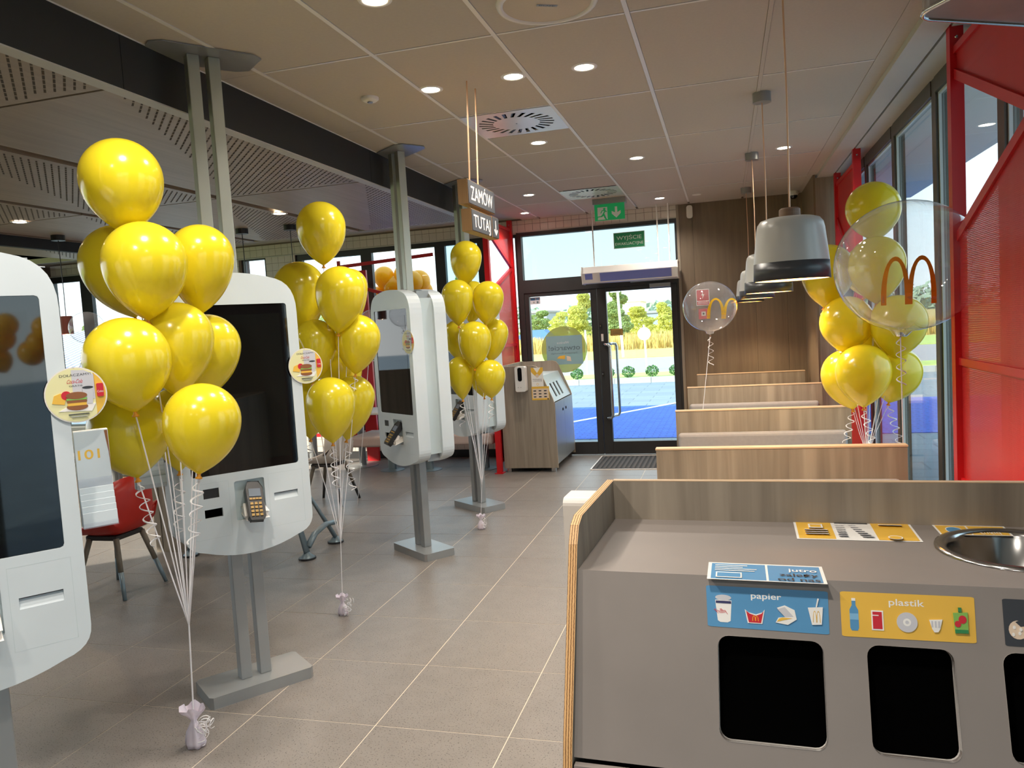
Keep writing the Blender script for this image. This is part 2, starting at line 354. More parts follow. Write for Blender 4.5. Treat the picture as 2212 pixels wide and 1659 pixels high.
def dup(root, loc, rz, label=None, group=None, skip=()):
    r = root.copy(); COL.objects.link(r); r.location = loc; r.rotation_euler = (0, 0, rz)
    if label: r['label'] = label
    if group: r['group'] = group
    WM[r] = Matrix.Translation(V(loc)) @ Matrix.Rotation(rz, 4, 'Z')
    def rec(a, b):
        for ch in list(a.children):
            if ch.name.split('.')[0] in skip: continue
            c = ch.copy(); COL.objects.link(c); c.parent = b; WM[c] = WM[b]; rec(ch, c)
    rec(root, r); return r
def piece(src, parent, loc):
    c = src.copy(); COL.objects.link(c); c.parent = parent; c.location = loc; return c
def circ(c, ex, ey, r, n=20, a0=0, a1=2*PI, ry=None):
    c = V(c); ry = r if ry is None else ry; full = abs(a1-a0-2*PI) < 1e-6
    k = n if full else n+1
    return [c+V(ex)*(r*math.cos(a0+(a1-a0)*i/n))+V(ey)*(ry*math.sin(a0+(a1-a0)*i/n)) for i in range(k)]
def rrect(w0, w1, h0, h1, r, n=5):
    out = []
    for cx, cy, a in ((w1-r, h0+r, -PI/2), (w1-r, h1-r, 0), (w0+r, h1-r, PI/2), (w0+r, h0+r, PI)):
        out += [(cx+r*math.cos(a+PI/2*i/n), cy+r*math.sin(a+PI/2*i/n)) for i in range(n+1)]
    return out
class Print:
    """flat print in layers on a plane; 2D points are mapped by fn(u, v, lift) onto the real surface"""
    def __init__(s, fn): s.fn = fn; s.mb = MB(); s.mats = []; s.k = 0
    def mi(s, m):
        if m not in s.mats: s.mats.append(m)
        return s.mats.index(m)
    def poly(s, pts, m, lift=None):
        if lift is None: s.k += 1; lift = s.k
        p = [s.fn(u, v, lift*.00025) for u, v in pts]; q = [s.fn(u, v, 0) for u, v in pts]
        tri = geometry.tessellate_polygon([[V((u, v, 0)) for u, v in pts]]); n = len(p)
        s.mb.add(p+q, [tuple(t) for t in tri]+[(i, (i+1) % n, (i+1) % n+n, i+n) for i in range(n)], s.mi(m)); return s
    def rect(s, u0, u1, v0, v1, m, r=0, lift=None):
        return s.poly(rrect(u0, u1, v0, v1, r, 3) if r else [(u0, v0), (u1, v0), (u1, v1), (u0, v1)], m, lift)
    def disc(s, u, v, r, m, ry=None, lift=None, n=18):
        return s.poly([(u+r*math.cos(2*PI*i/n), v+(ry or r)*math.sin(2*PI*i/n)) for i in range(n)], m, lift)
    def text(s, t, u, v, w, h, m, lift=None, slant=0, rot=0, mirror=False):
        """left end of the baseline u,v; width w; cap height h (v grows upwards when h > 0)"""
        if lift is None: s.k += 1; lift = s.k
        vs, fs = TX[t]; ca, sa = math.cos(rot), math.sin(rot); out = []
        for a, b in vs:
            if mirror: a = 1-a
            x = a*w+slant*b*h; y = b*h
            out.append(s.fn(u+x*ca-y*sa, v+x*sa+y*ca, lift*.00025))
        s.mb.add(out, fs, s.mi(m)); return s
    def build(s, name, parent=None, **k): return s.mb.build(name, [M[q] for q in s.mats], parent, **k)
def ARCH(n=14):
    """the double arch as quads in a 2 x 1 box, feet on v = 0"""
    q = []
    for cx in (-.47, .47):
        for i in range(n):
            r = []
            for t in (PI*i/n, PI*(i+1)/n):
                w = .1+.07*abs(math.cos(t))
                r.append(((cx+.53*math.cos(t), 1.0*math.sin(t)**.85 if math.sin(t) > 1e-6 else 0), (cx+(.53-w*1.15)*math.cos(t), (1-.09)*math.sin(t)**.85 if math.sin(t) > 1e-6 else 0)))
            q.append([r[0][0], r[1][0], r[1][1], r[0][1]])
    return q

# ================================================================== THE ROOM
YB = 9.65; XR = 1.2; XL = -10.0; YN = -3.5
X3, Y3, Z3 = V((1, 0, 0)), V((0, 1, 0)), V((0, 0, 1))
# floor: pale grout bed with a tile laid in every cell
fl = MB().box(XL, XR+.1, YN, YB+.1, -.12, -.0012).build('floor', 'fgrout'); st(fl)
TL = .6; gx0, gy0 = -1.5246, 2.3327
tb = MB().box(.0024, TL-.0024, .0024, TL-.0024, -.004, 0)
t0 = tb.build('tile', 'floor', fl); t0.location = (gx0, gy0, 0); far_ = MB(); first = True
i0, i1 = math.floor((XL-gx0)/TL), math.ceil((XR-gx0)/TL); j0, j1 = math.floor((YN-gy0)/TL), math.ceil((YB-gy0)/TL)
for i in range(i0, i1+1):
    for j in range(j0, j1+1):
        x, y = gx0+i*TL, gy0+j*TL
        a, b, c, d = max(x, XL), min(x+TL, XR), max(y, YN), min(y+TL, YB)
        if b-a < .05 or d-c < .05 or (i == 0 and j == 0): continue
        vis = y > 1.2 and x > -1.0*y-.9 and b-a > .59 and d-c > .59 and x > -6.4
        if vis: piece(t0, fl, (x, y, 0))
        else: far_.box(a+.0016, b-.0016, c+.0016, d-.0016, -.004, 0)
stuff(far_.build('outer_tiles', 'floor', fl))
# ceiling: boards in a white T grid
ce = struct('ceiling'); GX, GY = -.3625, 2.3092; gw, gd = .6112, 1.2304
MB().box(-2.47, 1.4, YN, YB+.1, ZC+.02, ZC+.3).build('roof_slab', 'ceil', ce)
MB().box(XL-.1, -2.47, YN, YB+.1, ZC+.02, ZC+.3).build('roof_slab', 'ceil', ce)
pn = MB().box(.012, gw-.012, .012, gd-.012, -.0, .012).build('panel', 'ceil', ce); pn.location = (GX, GY+gd, ZC)
vents = [(GX-2*gw, GY+2*gd), (GX-2*gw, GY+4.5*gd)]
hp = None
for i in range(-3, 2):
    for j in range(-4, 6):
        x, y = GX+i*gw, GY+j*gd
        if i == 0 and j == 1 or y+gd > YB+.05: continue
        hit = [v for v in vents if abs(v[0]-x) < .01 and y-.01 <= v[1] < y+gd-.01]
        if hit:
            oy = y+gd/2 if abs(hit[0][1]-y) < .01 else y
            if hp is None: hp = MB().box(.012, gw-.012, .012, gd/2-.008, 0, .012).build('panel', 'ceil', ce); hp.location = (x, oy, ZC)
            else: piece(hp, ce, (x, oy, ZC))
        else: piece(pn, ce, (x, y, ZC))
x1 = GX+2*gw
for (a, b, c, d) in ((-2.43, GX-3*gw-.012, YN, YB), (x1+.012, .945, YN, YB), (GX-3*gw, x1, GY+6*gd+.006, YB)):
    MB().box(a, b, c, d, ZC, ZC+.012).build('panel', 'ceil', ce)
for i in range(-3, 3): MB().box(GX+i*gw-.0105, GX+i*gw+.0105, YN, YB-.2, ZC-.003, ZC+.008).build('grid_bar', 'tbar' if i < 1 else 'ceil', ce)
for j in range(-4, 7):
    for i in range(-3, 2):
        MB().box(GX+i*gw+.012, GX+(i+1)*gw-.012, GY+j*gd-.007, GY+j*gd+.007, ZC-.0015, ZC+.008).build('cross_bar', 'tbar', ce)
    MB().box(-2.43, GX-3*gw-.012, GY+j*gd-.005, GY+j*gd+.005, ZC-.001, ZC+.008).build('cross_bar', 'ceil', ce)
# soffit above the windows, with the dark curtain slot
so_ = struct('trim_1')
MB().box(.945, .965, YN, YB, ZC-.035, ZC+.02).build('bulkhead', 'soffit', so_)
MB().box(.965, 1.085, YN, YB, ZC-.035, ZC+.02).build('soffit_board', 'soffit', so_)
MB().box(1.10, XR+.12, YN, YB, ZC-.035, ZC+.02).build('soffit_board', 'soffit', so_)
MB().box(1.085, 1.10, YN, YB, ZC-.01, ZC+.02).build('curtain_slot', 'void', so_)
# black fascia between the two ceilings
fa = struct('trim_2'); MB().box(-2.495, -2.43, YN, 7.69, 2.784, 2.79).build('edge_board', 'soffit', fa)
for a, b in ((YN, 2.84), (2.843, 5.25), (5.253, 7.7)): MB().box(-2.46, -2.43, a, b, 2.79, ZC+.01).build('fascia_panel', 'beam', fa)
MB().box(-2.46, -2.428, YN, 7.7, ZC-.006, ZC).build('edge_trim', 'tbar', fa)
MB().box(-9.9, -2.46, 7.67, 7.7, 2.80, ZC+.01).build('fascia_end', 'ceil', fa)
# lower veneer ceiling: boards with a triangle of dark dashes painted as slot shade
cl = struct('ceiling_lower')
MB().box(XL, -2.46, YN, 7.67, 2.86, 2.9).build('backing', 'void', cl)  # black sheet painted as the shade in the board gaps
pb = MB().box(-1.19, -.0, .004, 2.396, 0, .03).build('veneer_panel', 'ceilwood', cl); pb.location = (-2.46, 2.84, 2.80)
sl = MB(); k = 0; y = .10
def dash(mb, ax, ay, ln, w=.0095):
    d = V((-1, 1, 0)).normalized(); n = V((1, 1, 0)).normalized()*w/2; p = V((ax, ay, -.0008)); q = p+d*ln
    mb.add([p-n, p+n, q+n, q-n], [(0, 1, 2, 3)])
a = .10
while a < 2.34:
    ex, ey = -.05, a; t = 0
    while True:
        x, yy = ex-t*.7071, ey+t*.7071
        if yy > 2.33 or x < -1.12 or (-.05-x) > (yy-.1)*.47: break
        dash(sl, x, yy, .05); t += .062
    a += .052
s0 = sl.build('slots', 'slot', pb); stuff(s0)
for i in range(0, 4):
    for j in range(-1, 2):
        if i == 0 and j == 0: continue
        q = piece(pb, cl, (-2.46-i*1.275, 2.84+j*2.41, 2.80)); c2 = s0.copy(); COL.objects.link(c2); c2.parent = q
MB().box(-6.36, -6.30, YN, 6.6, 2.70, 2.80).build('dark_beam', 'beam', cl)

# back wall: tiles above the openings
wb = struct('wall_back')
tile = MB().box(.002, .098, -.006, .01, .002, .098)
wt = tile.build('wall_tile', 'walltile', wb, bevel=0); wt.location = (-9.9, YB, 2.872)
half = MB().box(.002, .098, -.006, .01, .002, ZC-2.974).build('wall_tile', 'walltile', wb); half.location = (-9.9, YB, 2.972)
MB().box(XL, -.49, YB+.001, YB+.2, 2.868, ZC+.1).build('grout_bed', 'grout', wb)
for i in range(1, 94):
    piece(wt, wb, (-9.9+i*.1, YB, 2.872)); piece(half, wb, (-9.9+i*.1, YB, 2.972))
rest = MB()
def wallcol(x0, x1, z0, z1, tiles=False):
    MB().box(x0, x1, YB+.001, YB+.2, z0, z1).build('grout_bed', 'grout', wb)
    x = x0+.002
    while x < x1-.05:
        z = z1-.1
        while z > z0-.05:
            zz = max(z, z0)
            if tiles and z > 1.9 and x+.1 <= x1: piece(wt, wb, (x, YB, z))
            else: rest.box(x+.002, min(x+.098, x1), YB-.006, YB+.01, zz+.002, z+.098)
            z -= .1
        x += .1
wallcol(-6.165, -5.70, .1, 2.868, True); wallcol(-6.9, -6.56, .1, 2.868, True); wallcol(-6.56, -6.165, .1, 1.0)
wallcol(-10.0, -6.9, .1, .38); wallcol(-5.70, -2.52, .1, .38)
stuff(rest.build('lower_tiles', 'walltile', wb))
bb = st(MB().box(-10, -2.52, YB-.02, YB+.1, 0, .1).build('baseboard_back', 'frame'))
MB().box(-5.70, -2.55, YB-.03, YB+.12, .365, .385).build('sill', 'soffit', wb)
MB().box(-10, -2.52, YB-.012, YB, 2.855, 2.870).build('head_trim', 'soffit', wb)
MB().box(-2.50, -.49, YB-.012, YB, 2.862, 2.885).build('head_trim', 'soffit', wb)
# windows of the back wall
def window(name, x0, x1, z0, z1, fw=.06, glass='glass', bars=()):
    w = struct(name); y0, y1 = YB+.02, YB+.09
    MB().box(x0, x0+fw, y0, y1, z0, z1).build('window_frame', 'frame', w); MB().box(x1-fw, x1, y0, y1, z0, z1).build('window_frame', 'frame', w)
    MB().box(x0+fw, x1-fw, y0, y1, z1-fw, z1).build('window_frame', 'frame', w); MB().box(x0+fw, x1-fw, y0, y1, z0, z0+fw).build('window_frame', 'frame', w)
    MB().box(x0+fw, x1-fw, y0+.03, y0+.036, z0+fw, z1-fw).build('pane', glass, w)
    for a, b in bars: MB().box(a, b, y0-.01, y1+.01, z0, z1).build('mullion', 'frame', w)
window('window_1', -5.70, -4.63, .385, 2.868, .09); window('window_2', -4.63, -3.58, .385, 2.868, .07)
window('window_3', -3.58, -2.99, .385, 2.868, .07, 'glass_dark'); window('window_4', -2.99, -2.50, .385, 2.868, .05)
window('window_5', -6.56, -6.165, 1.0, 2.868, .03); window('window_6', -10, -9.3, .385, 2.868, .1)
window('window_7', -9.3, -8.1, .385, 2.868, .1); window('window_8', -8.1, -6.9, .385, 2.868, .1)
# the entrance: transom and two glazed leaves
dr = struct('door_1'); y0, y1 = YB-.02, YB+.08
for n_, b_ in (('door_frame', (-2.52, -2.46, 0, 2.868)), ('door_frame', (-.545, -.49, 0, 2.868)), ('door_frame', (-2.46, -.545, 2.82, 2.868)), ('transom_bar', (-2.46, -.545, 2.10, 2.265))):
    MB().box(b_[0], b_[1], y0, y1, b_[2], b_[3]).build(n_, 'frame', dr)
MB().box(-2.46, -.545, YB+.03, YB+.036, 2.265, 2.82).build('transom_pane', 'dim_glass', dr)
for nm, a, b, ga, gb in (('door_leaf', -2.46, -1.533, -2.40, -1.61), ('door_leaf', -1.527, -.545, -1.415, -.62)):
    lf = MB().box(a, ga, y0+.01, y1-.01, .012, 2.10).box(gb, b, y0+.01, y1-.01, .012, 2.10).box(ga, gb, y0+.01, y1-.01, .012, .172).box(ga, gb, y0+.01, y1-.01, 2.05, 2.10).build(nm, 'frame', dr, bevel=.004)
    MB().box(ga, gb, YB+.02, YB+.026, .172, 2.05).build('pane', 'glass', lf)
    MB().box(ga-.012, ga, y0+.006, y0+.01, .17, 2.05).box(gb, gb+.012, y0+.006, y0+.01, .17, 2.05).build('glazing_bead', 'frame', lf)
hpts = [V((-1.46, y0+.01, 1.40)), V((-1.46, y0-.04, 1.40)), V((-1.44, y0-.07, 1.40)), V((-1.40, y0-.08, 1.395)), V((-1.385, y0-.08, 1.36)), V((-1.385, y0-.08, .52)), V((-1.40, y0-.08, .485)), V((-1.44, y0-.07, .48)), V((-1.46, y0-.04, .48)), V((-1.46, y0+.01, .48))]
MB().tube(hpts, .017, 10).build('door_handle', 'chrome', lf, smooth=True)
h2 = [V((p.x+.05, 2*(y0+.05)-p.y, p.z)) for p in hpts]
MB().tube(h2, .017, 10).build('outer_handle', 'chrome', lf, smooth=True)
MB().box(-1.10, -.70, y0-.03, y0+.0, 2.14, 2.16).build('closer_arm', 'chrome', dr)
MB().box(-.87, -.62, y0-.05, y0+.01, 2.06, 2.11).build('door_closer', 'steelgrey', dr, bevel=.006)
for z in (1.63, 1.03):
    e = MB().box(-1.512, -1.488, y0-.0, y0+.012, z-.03, z+.03).build('escutcheon', 'blackp', dr)
    MB().cyl((0, 0, 0), .007, .006, 10, T=Matrix.Translation((-1.5, y0+.0, z)) @ Matrix.Rotation(PI/2, 4, 'X')).build('keyhole', 'chrome', e)
MB().box(-1.497, -1.47, y0-.002, y0+.01, 1.44, 1.53).build('lock_plate', 'offwhite', dr)
# wood panelled wall to the right of the entrance and its pilaster
ww = struct('wall_wood'); xs = [-.49, -.33, .02, .36, .71, .905]
MB().box(-.49, 1.4, YB+.004, YB+.2, 0, ZC+.1).build('wall_core', 'oakdark', ww)
for a, b in zip(xs[:-1], xs[1:]): MB().box(a+.001, b-.001, YB-.018, YB+.004, 0, ZC).build('wood_panel', 'oakdark', ww)
MB().box(-.52, -.488, YB-.03, YB+.02, 0, ZC).build('edge_board', 'oak', ww)
pil = struct('wall_pilaster')
MB().box(.905, .925, 8.46, YB-.02, 0, ZC).build('wood_panel', 'oakdark', pil)
MB().box(.925, 1.32, 8.45, 8.47, 0, ZC-.036).build('wood_panel', 'oak', pil)
# right window wall
wr = struct('window_9'); mull = [8.40, 7.50, 6.36, 5.20, 4.05, 2.9, 1.7, .5, -.7, -1.9, -3.1]
for y in [q for q in mull if not .6 < q < 2.2]+[2.21]: MB().box(XR+.035, XR+.11, y-.045, y+.045, 0, 2.99).build('mullion', 'frameb', wr)
for a, b in zip(mull[1:], mull[:-1]):
    if a > .4 and b < 2.0: continue
    if a == 1.7: a = 2.21
    MB().box(XR+.03, XR+.1, a+.045, b-.045, 2.90, 2.99).build('head_rail', 'frameb', wr)
    MB().box(XR+.03, XR+.1, a+.045, b-.045, 0, .10).build('sill_rail', 'frameb', wr)
    MB().box(XR+.065, XR+.071, a+.045, b-.045, .10, 2.90).build('pane', 'glass', wr)
    MB().box(XR+.05, XR+.065, b-.06, b-.045, .10, 2.90).box(XR+.05, XR+.065, a+.045, b-.06, 2.885, 2.90).build('glazing_bead', 'white_side', wr)
MB().box(XR+.1, 1.4, YB-.2, YB+.15, 0, ZC).build('corner_post', 'frame', wr)
st(MB().box(XL-.2, XL, YN, YB+.2, 0, .9).box(XL-.2, XL, YN, YB+.2, 2.8, ZC).box(XL-.2, XL, YN, .5, .9, 2.8).box(XL-.2, XL, 8, YB+.2, .9, 2.8).build('wall_left', 'oakdark'))
st(MB().box(XL-.2, XR+.15, YN-.2, YN, 0, ZC+.3).build('wall_front', 'oakdark'))
st(MB().box(XR+.02, XR+.12, .52, 2.25, 0, 2.99).build('wall_right', 'oakdark'))
# eaves outside the windows
ev = struct('roof_eaves')
MB().box(1.4, 2.33, YN-.2, 11.0, 3.02, 3.35).build('eaves_slab', 'bwhite', ev)

# ================================================================== OUTSIDE
gr = MB().box(-60, 60, YB+.2, 21.3, -.2, -.05).build('ground_paving', 'pave'); st(gr)
st(MB().box(1.4, 60, -30, YB+.2, -.2, -.05).build('ground_side', 'pave'))
st(MB().box(-60, XL-.2, -30, YB+.2, -.2, -.05).build('ground_side_left', 'grass'))
st(MB().box(-8, 20, 11.3, 15.6, -.05, -.042).build('ground_parking', 'bluepave'))
p, q = onz(1240, 911, -.04), onz(1440, 874, -.04); dd = (q-p).normalized(); nn = V((-dd.y, dd.x, 0))*.06; p -= dd*3; q += dd*1
tag(MB().prism([p-nn, q-nn, q+nn, p+nn], (0, 0, .003)).build('parking_line', 'roadline'), 'white painted line crossing the blue parking bay', 'road marking')
kb = MB()
ks = struct('ground_kerb')
kb0 = MB().box(0, .99, 0, .15, -.1, .10).build('kerb_stone', 'kerb', ks); kb0.location = (-14, 21.3, 0)
for i in range(1, 26): piece(kb0, ks, (-14+i, 21.3, 0))
st(MB().box(-60, 60, 21.45, 24.4, -.1, .03).build('ground_verge', 'grass'))
st(MB().box(-80, 80, 24.4, 35.0, -.1, -.03).build('ground_road', 'asph'))
st(MB().box(-80, 80, 35.0, 44, -.1, .0).build('ground_lawn', 'grass'))
st(MB().box(-160, 160, 44, 420, -.1, .0).build('ground_field', 'dry'))
random.seed(7)
dg_ = MB()
for i in range(11000):
    x, y = random.uniform(-24, 12), random.uniform(44.3, 54); h = random.uniform(.45, .95); w = random.uniform(.02, .05); an = random.uniform(0, PI)
    c, s_ = math.cos(an)*w, math.sin(an)*w; lx, ly = random.uniform(-.12, .12), random.uniform(-.12, .12)
    dg_.add([(x-c, y-s_, 0), (x+c, y+s_, 0), (x+c*.3+lx, y+s_*.3+ly, h), (x-c*.3+lx, y-s_*.3+ly, h)], [(0, 1, 2, 3)])
tag(stuff(dg_.build('tall_grass', 'dry')), 'orange brown tall dry grass beyond the road', 'grass')
def blob(mb, c, r, n, sz, flat=.8):
    for i in range(n):
        while True:
            p = V((random.uniform(-1, 1), random.uniform(-1, 1), random.uniform(-1, 1)))
            if p.length < 1: break
        p = p.normalized()*(p.length**.4); p = V((p.x*r[0], p.y*r[1], p.z*r[2]))+V(c)
        a = V((random.gauss(0, 1), random.gauss(0, 1), random.gauss(0, 1))).normalized(); b = a.orthogonal().normalized(); s_ = sz*random.uniform(.5, 1.2)
        mb.add([p-a*s_, p+b*s_*.7, p+a*s_, p-b*s_*.7], [(0, 1, 2, 3)])
def tree(name, px, top, Y, wpx, m, n, sz, label, grp='trees seen through the entrance'):
    c = ony(px, 740, Y); h = ony(px, top, Y).z; w = .8*wpx/1671*Y; t = thing(name, label, 'tree', (c.x, Y, 0), 0, grp)
    mb = MB(); lo = min(.5, h*.1)
    for k in range(7):
        f = k/6; blob(mb, (c.x+random.uniform(-.15, .15)*w, Y+random.uniform(-.2, .2)*w, lo+(h-lo)*f*.93), (w*(.5-.28*f)*random.uniform(.85, 1.1),)*2+((h-lo)*.12,), n//7, sz)
    mb.build('foliage', m, t)
    MB().tube([(c.x, Y, 0), (c.x+.03, Y, h*.5), (c.x, Y, h*.9)], [w*.03, w*.02, .02], 6).build('trunk', 'bark', t)
tree('birch_tree', 1258, 636, 75, 78, 'leaf1', 7000, .13, 'loose pale green birch left of the door middle')
tree('birch_tree', 1336, 625, 76, 74, 'leaf2', 7000, .13, 'tall birch right of the door middle, behind the lamp post')
tree('deciduous_tree', 1212, 676, 90, 70, 'leaf1', 1800, .14, 'small yellow green tree above the round window sticker')
tree('deciduous_tree', 1388, 664, 92, 90, 'leaf1', 3600, .15, 'broad yellow green tree behind the white building')
tree('deciduous_tree', 1440, 655, 88, 66, 'leaf1', 3400, .15, 'yellow green tree at the right edge of the door glass')
tree('deciduous_tree', 1272, 722, 56, 22, 'leaf2', 900, .09, 'dark green bush-like tree beside the door middle')
tree('deciduous_tree', 1450, 716, 57, 34, 'leaf1', 1200, .1, 'light green scrub tree low at the right door edge')
tree('deciduous_tree', 1166, 674, 96, 90, 'leaf2', 3200, .16, 'green tree behind the grey hall at the left of the door glass')
for i, (px, tp, w) in enumerate(((1010, 600, 70), (900, 622, 90), (720, 640, 100), (560, 640, 90), (200, 690, 60))):
    tree('deciduous_tree', px, tp, 60+i*3, w, 'leaf2', 1500, .16, ('green tree outside behind the fourth kiosk', 'green tree outside the window behind the third kiosk', 'green tree outside the window behind the second balloon bunch', 'green tree outside behind the second kiosk', 'green tree outside the far left window')[i], 'trees outside the left windows')
fo = MB()
for i in range(60):
    Y = random.uniform(200, 230); x = -150+i*3.6+random.uniform(-2, 2)
    blob(fo, (x, Y, 3.0), (5, 5, random.uniform(2.4, 4.2)), 90, 1.0)
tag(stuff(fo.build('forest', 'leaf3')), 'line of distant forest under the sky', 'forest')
hl = MB(); hp_ = [( -20, 400, 0)]; prof = [(-90, 0), (-64, 4), (-46, 6), (-36, 8), (-22, 9.2), (0, 9), (40, 5), (80, 0)]
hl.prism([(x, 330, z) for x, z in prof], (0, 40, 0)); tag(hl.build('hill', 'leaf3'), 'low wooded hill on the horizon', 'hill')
sb = []
for i, (px, py, lab) in enumerate(((1247, 818, 'left of the door middle'), (1314, 816, 'just behind the long door handle'), (1358, 812, 'second from the right door edge'), (1409, 811, 'round, just left of the right door edge'), (1460, 805, 'cut by the right door edge'))):
    c = onz(px, py+8, .05); c.y = 22.4; c.x = ony(px, py, 22.4).x
    s_ = thing('clipped_shrub', 'small dark green clipped shrub on the verge, '+lab, 'shrub', (c.x, c.y, .03), 0, 'clipped shrubs along the kerb')
    mb = MB(); blob(mb, (c.x, c.y, .20), (.19, .19, .16), 500, .026); mb.build('foliage', 'bush', s_)
    MB().tube([(c.x, c.y, .0), (c.x, c.y, .2)], .02, 5).build('stem', 'bark', s_)
def building(name, label, px0, px1, Y, z0, z1, m, roof, rh, wins=None, depth=12, fascia=None):
    a, b = ony(px0, 700, Y).x, ony(px1, 700, Y).x; t = thing(name, label, 'building', ((a+b)/2, Y, 0))
    MB().box(a, b, Y, Y+depth, z0, z1).build('wall', m, t); MB().box(a-.3, b+.3, Y-.3, Y+depth+.3, z1, z1+rh).build('roof', roof, t)
    if fascia: MB().box(a-.1, b+.1, Y-.6, Y-.02, fascia[0], fascia[1]).build('fascia', 'borange', t)
    for i in range(wins or 0):
        u = a+(b-a)*(i+.25)/wins; w = (b-a)/wins*.5
        f = MB().box(u, u+w, Y-.04, Y+.0, z0+(z1-z0)*.45, z0+(z1-z0)*.8).build('window_frame', 'bgrey', t)
        MB().box(u+w*.08, u+w*.92, Y-.06, Y-.04, z0+(z1-z0)*.5, z0+(z1-z0)*.75).build('pane', 'glass_dark', f)
building('white_building', 'low white building with a row of small windows, left of the sticker', 1120, 1232, 110, 0, 1.55, 'bwhite', 'broof', .5, 8, fascia=(-.4, .0))
building('grey_hall', 'pale grey hall behind the low white building', 1130, 1182, 150, 0, 4.2, 'bgrey', 'broof', .4)
building('white_hall', 'blown out white hall right of the birch', 1340, 1412, 95, 0, .65, 'bwhite', 'bwhite', .15)
building('blue_hall', 'long grey and blue hall above the white hall', 1350, 1438, 125, 0, 2.6, 'bgrey', 'broof', .4)
building('blue_shed', 'blue shed at the right edge of the door glass', 1422, 1480, 110, -.5, 1.5, 'bblue', 'broof', .3, 3)
building('flat_roofed_block', 'white flat roofed block above the grey hall', 1338, 1385, 150, 0, 5.2, 'bwhite', 'bwhite', .3)
c = ony(1347, 780, 36); lp = thing('street_lamp', 'white street lamp on a thin post beyond the road', 'street lamp', (c.x, 36, 0))
MB().tube([(c.x, 36, -.03), (c.x-.12, 36, 3.0)], .06, 8).build('post', 'bwhite', lp); MB().box(c.x-.45, c.x, 35.9, 36.1, 3.0, 3.1).build('lamp_head', 'bwhite', lp)
c = ony(1398, 800, 26.4); rs = thing('road_sign', 'white round road sign seen from behind, on a thin pole', 'road sign', (c.x, 26.4, -.03))
MB().tube([(c.x, 26.4, -.03), (c.x-.05, 26.4, 1.5)], .03, 8).build('pole', 'bwhite', rs)
MB().cyl((0, 0, 0), .22, .012, 24, T=Matrix.Translation((c.x-.04, 26.36, 1.2)) @ Matrix.Rotation(PI/2, 4, 'X')).build('sign_plate', 'bwhite', rs)
c = ony(1267, 770, 24.8); rp_ = thing('marker_post', 'thin white post on the verge behind the round sticker', 'post', (c.x, 24.8, 0))
MB().tube([(c.x, 24.8, 0), (c.x, 24.8, 1.45)], .03, 8).build('post', 'bwhite', rp_)
c = ony(1156, 722, 60); cr_ = thing('parked_car', 'blue grey car parked by the low white building', 'car', (c.x, 60, 0))
MB().prism([(c.x-1.9, 60, .25), (c.x+1.9, 60, .25), (c.x+1.9, 60, .75), (c.x+1.2, 60, .85), (c.x+.7, 60, 1.35), (c.x-.9, 60, 1.35), (c.x-1.5, 60, .85), (c.x-1.9, 60, .8)], (0, 1.6, 0)).build('body', 'bblue', cr_)
for s_ in (-1.2, 1.2): MB().cyl((0, 0, 0), .32, .2, 14, T=Matrix.Translation((c.x+s_, 60.05, .3)) @ Matrix.Rotation(PI/2, 4, 'X')).build('wheel', 'blackp', cr_)
# striped roof seen through the far left window
vr = thing('striped_roof_building', 'low building with a violet corrugated roof outside the far left window', 'building', (-20, 17, 0))
MB().box(-26, -13.5, 17, 22, -.05, 1.25).build('wall', 'bwhite', vr)
MB().prism([(-26, 16.6, 1.25), (-13.3, 16.6, 1.25), (-13.3, 20, 2.3), (-26, 20, 2.3)], (0, 0, .06)).build('roof', 'violet', vr)
rb = MB()
for i in range(60): x = -26+i*.21; rb.prism([(x, 16.6, 1.31), (x+.08, 16.6, 1.31), (x+.08, 20, 2.36), (x, 20, 2.36)], (0, 0, .03))
stuff(rb.build('roof_rib', 'bwhite', vr))

# ================================================================== FURNITURE AND FITTINGS
# ---- ordering kiosks: a double-sided head on two posts
def bez(a, b, c, n=6): return [(a[0]*(1-t)**2+2*b[0]*t*(1-t)+c[0]*t*t, a[1]*(1-t)**2+2*b[1]*t*(1-t)+c[1]*t*t) for t in [i/n for i in range(n+1)]]
def outline(w=.30, top=2.01, bot=.695):
    r = []
    r += bez((w, 1.82), (w+.002, 1.948), (w-.09, 1.978)) + bez((w-.09, 1.978), (0, top+.028), (-w+.09, 1.978), 10)[1:] + bez((-w+.09, 1.978), (-w-.002, 1.948), (-w, 1.82))[1:]
    r += bez((-w, .83), (-w+.0, .758), (-w+.08, .740)) + bez((-w+.08, .740), (0, bot-.043), (w-.08, .740), 10)[1:] + bez((w-.08, .740), (w, .758), (w, .83))[1:]
    return r
OUT = outline()
kiosk0 = thing('order_kiosk', 'white self-order kiosk with dark screen, second nearest, behind the big balloon bunch', 'kiosk', (0, 0, 0), 0, 'white self-order kiosks')
P3 = lambda s, n, z: V((s, -n, z))                        # local: x along the face, -y towards the reader, z up
MB().prism([(-.25, -.115, 0), (-.235, -.13, 0), (.235, -.13, 0), (.25, -.115, 0), (.25, .115, 0), (.235, .13, 0), (-.235, .13, 0), (-.25, .115, 0)], (0, 0, .055)).build('base_plate', 'steelgrey', kiosk0, bevel=.003)
MB().prism([(-.25, -.09, ZC-.008), (-.2, -.13, ZC-.008), (.2, -.13, ZC-.008), (.25, -.09, ZC-.008), (.25, .09, ZC-.008), (.2, .13, ZC-.008), (-.2, .13, ZC-.008), (-.25, .09, ZC-.008)], (0, 0, .006)).build('ceiling_plate', 'steelgrey', kiosk0)
for s in (-.047, .047):
    MB().box(s-.027, s+.027, -.03, .03, .055, .74).build('post', 'steelgrey', kiosk0, bevel=.004)
    MB().box(s-.027, s+.027, -.03, .03, 1.96, ZC-.008).build('post', 'post', kiosk0, bevel=.004)
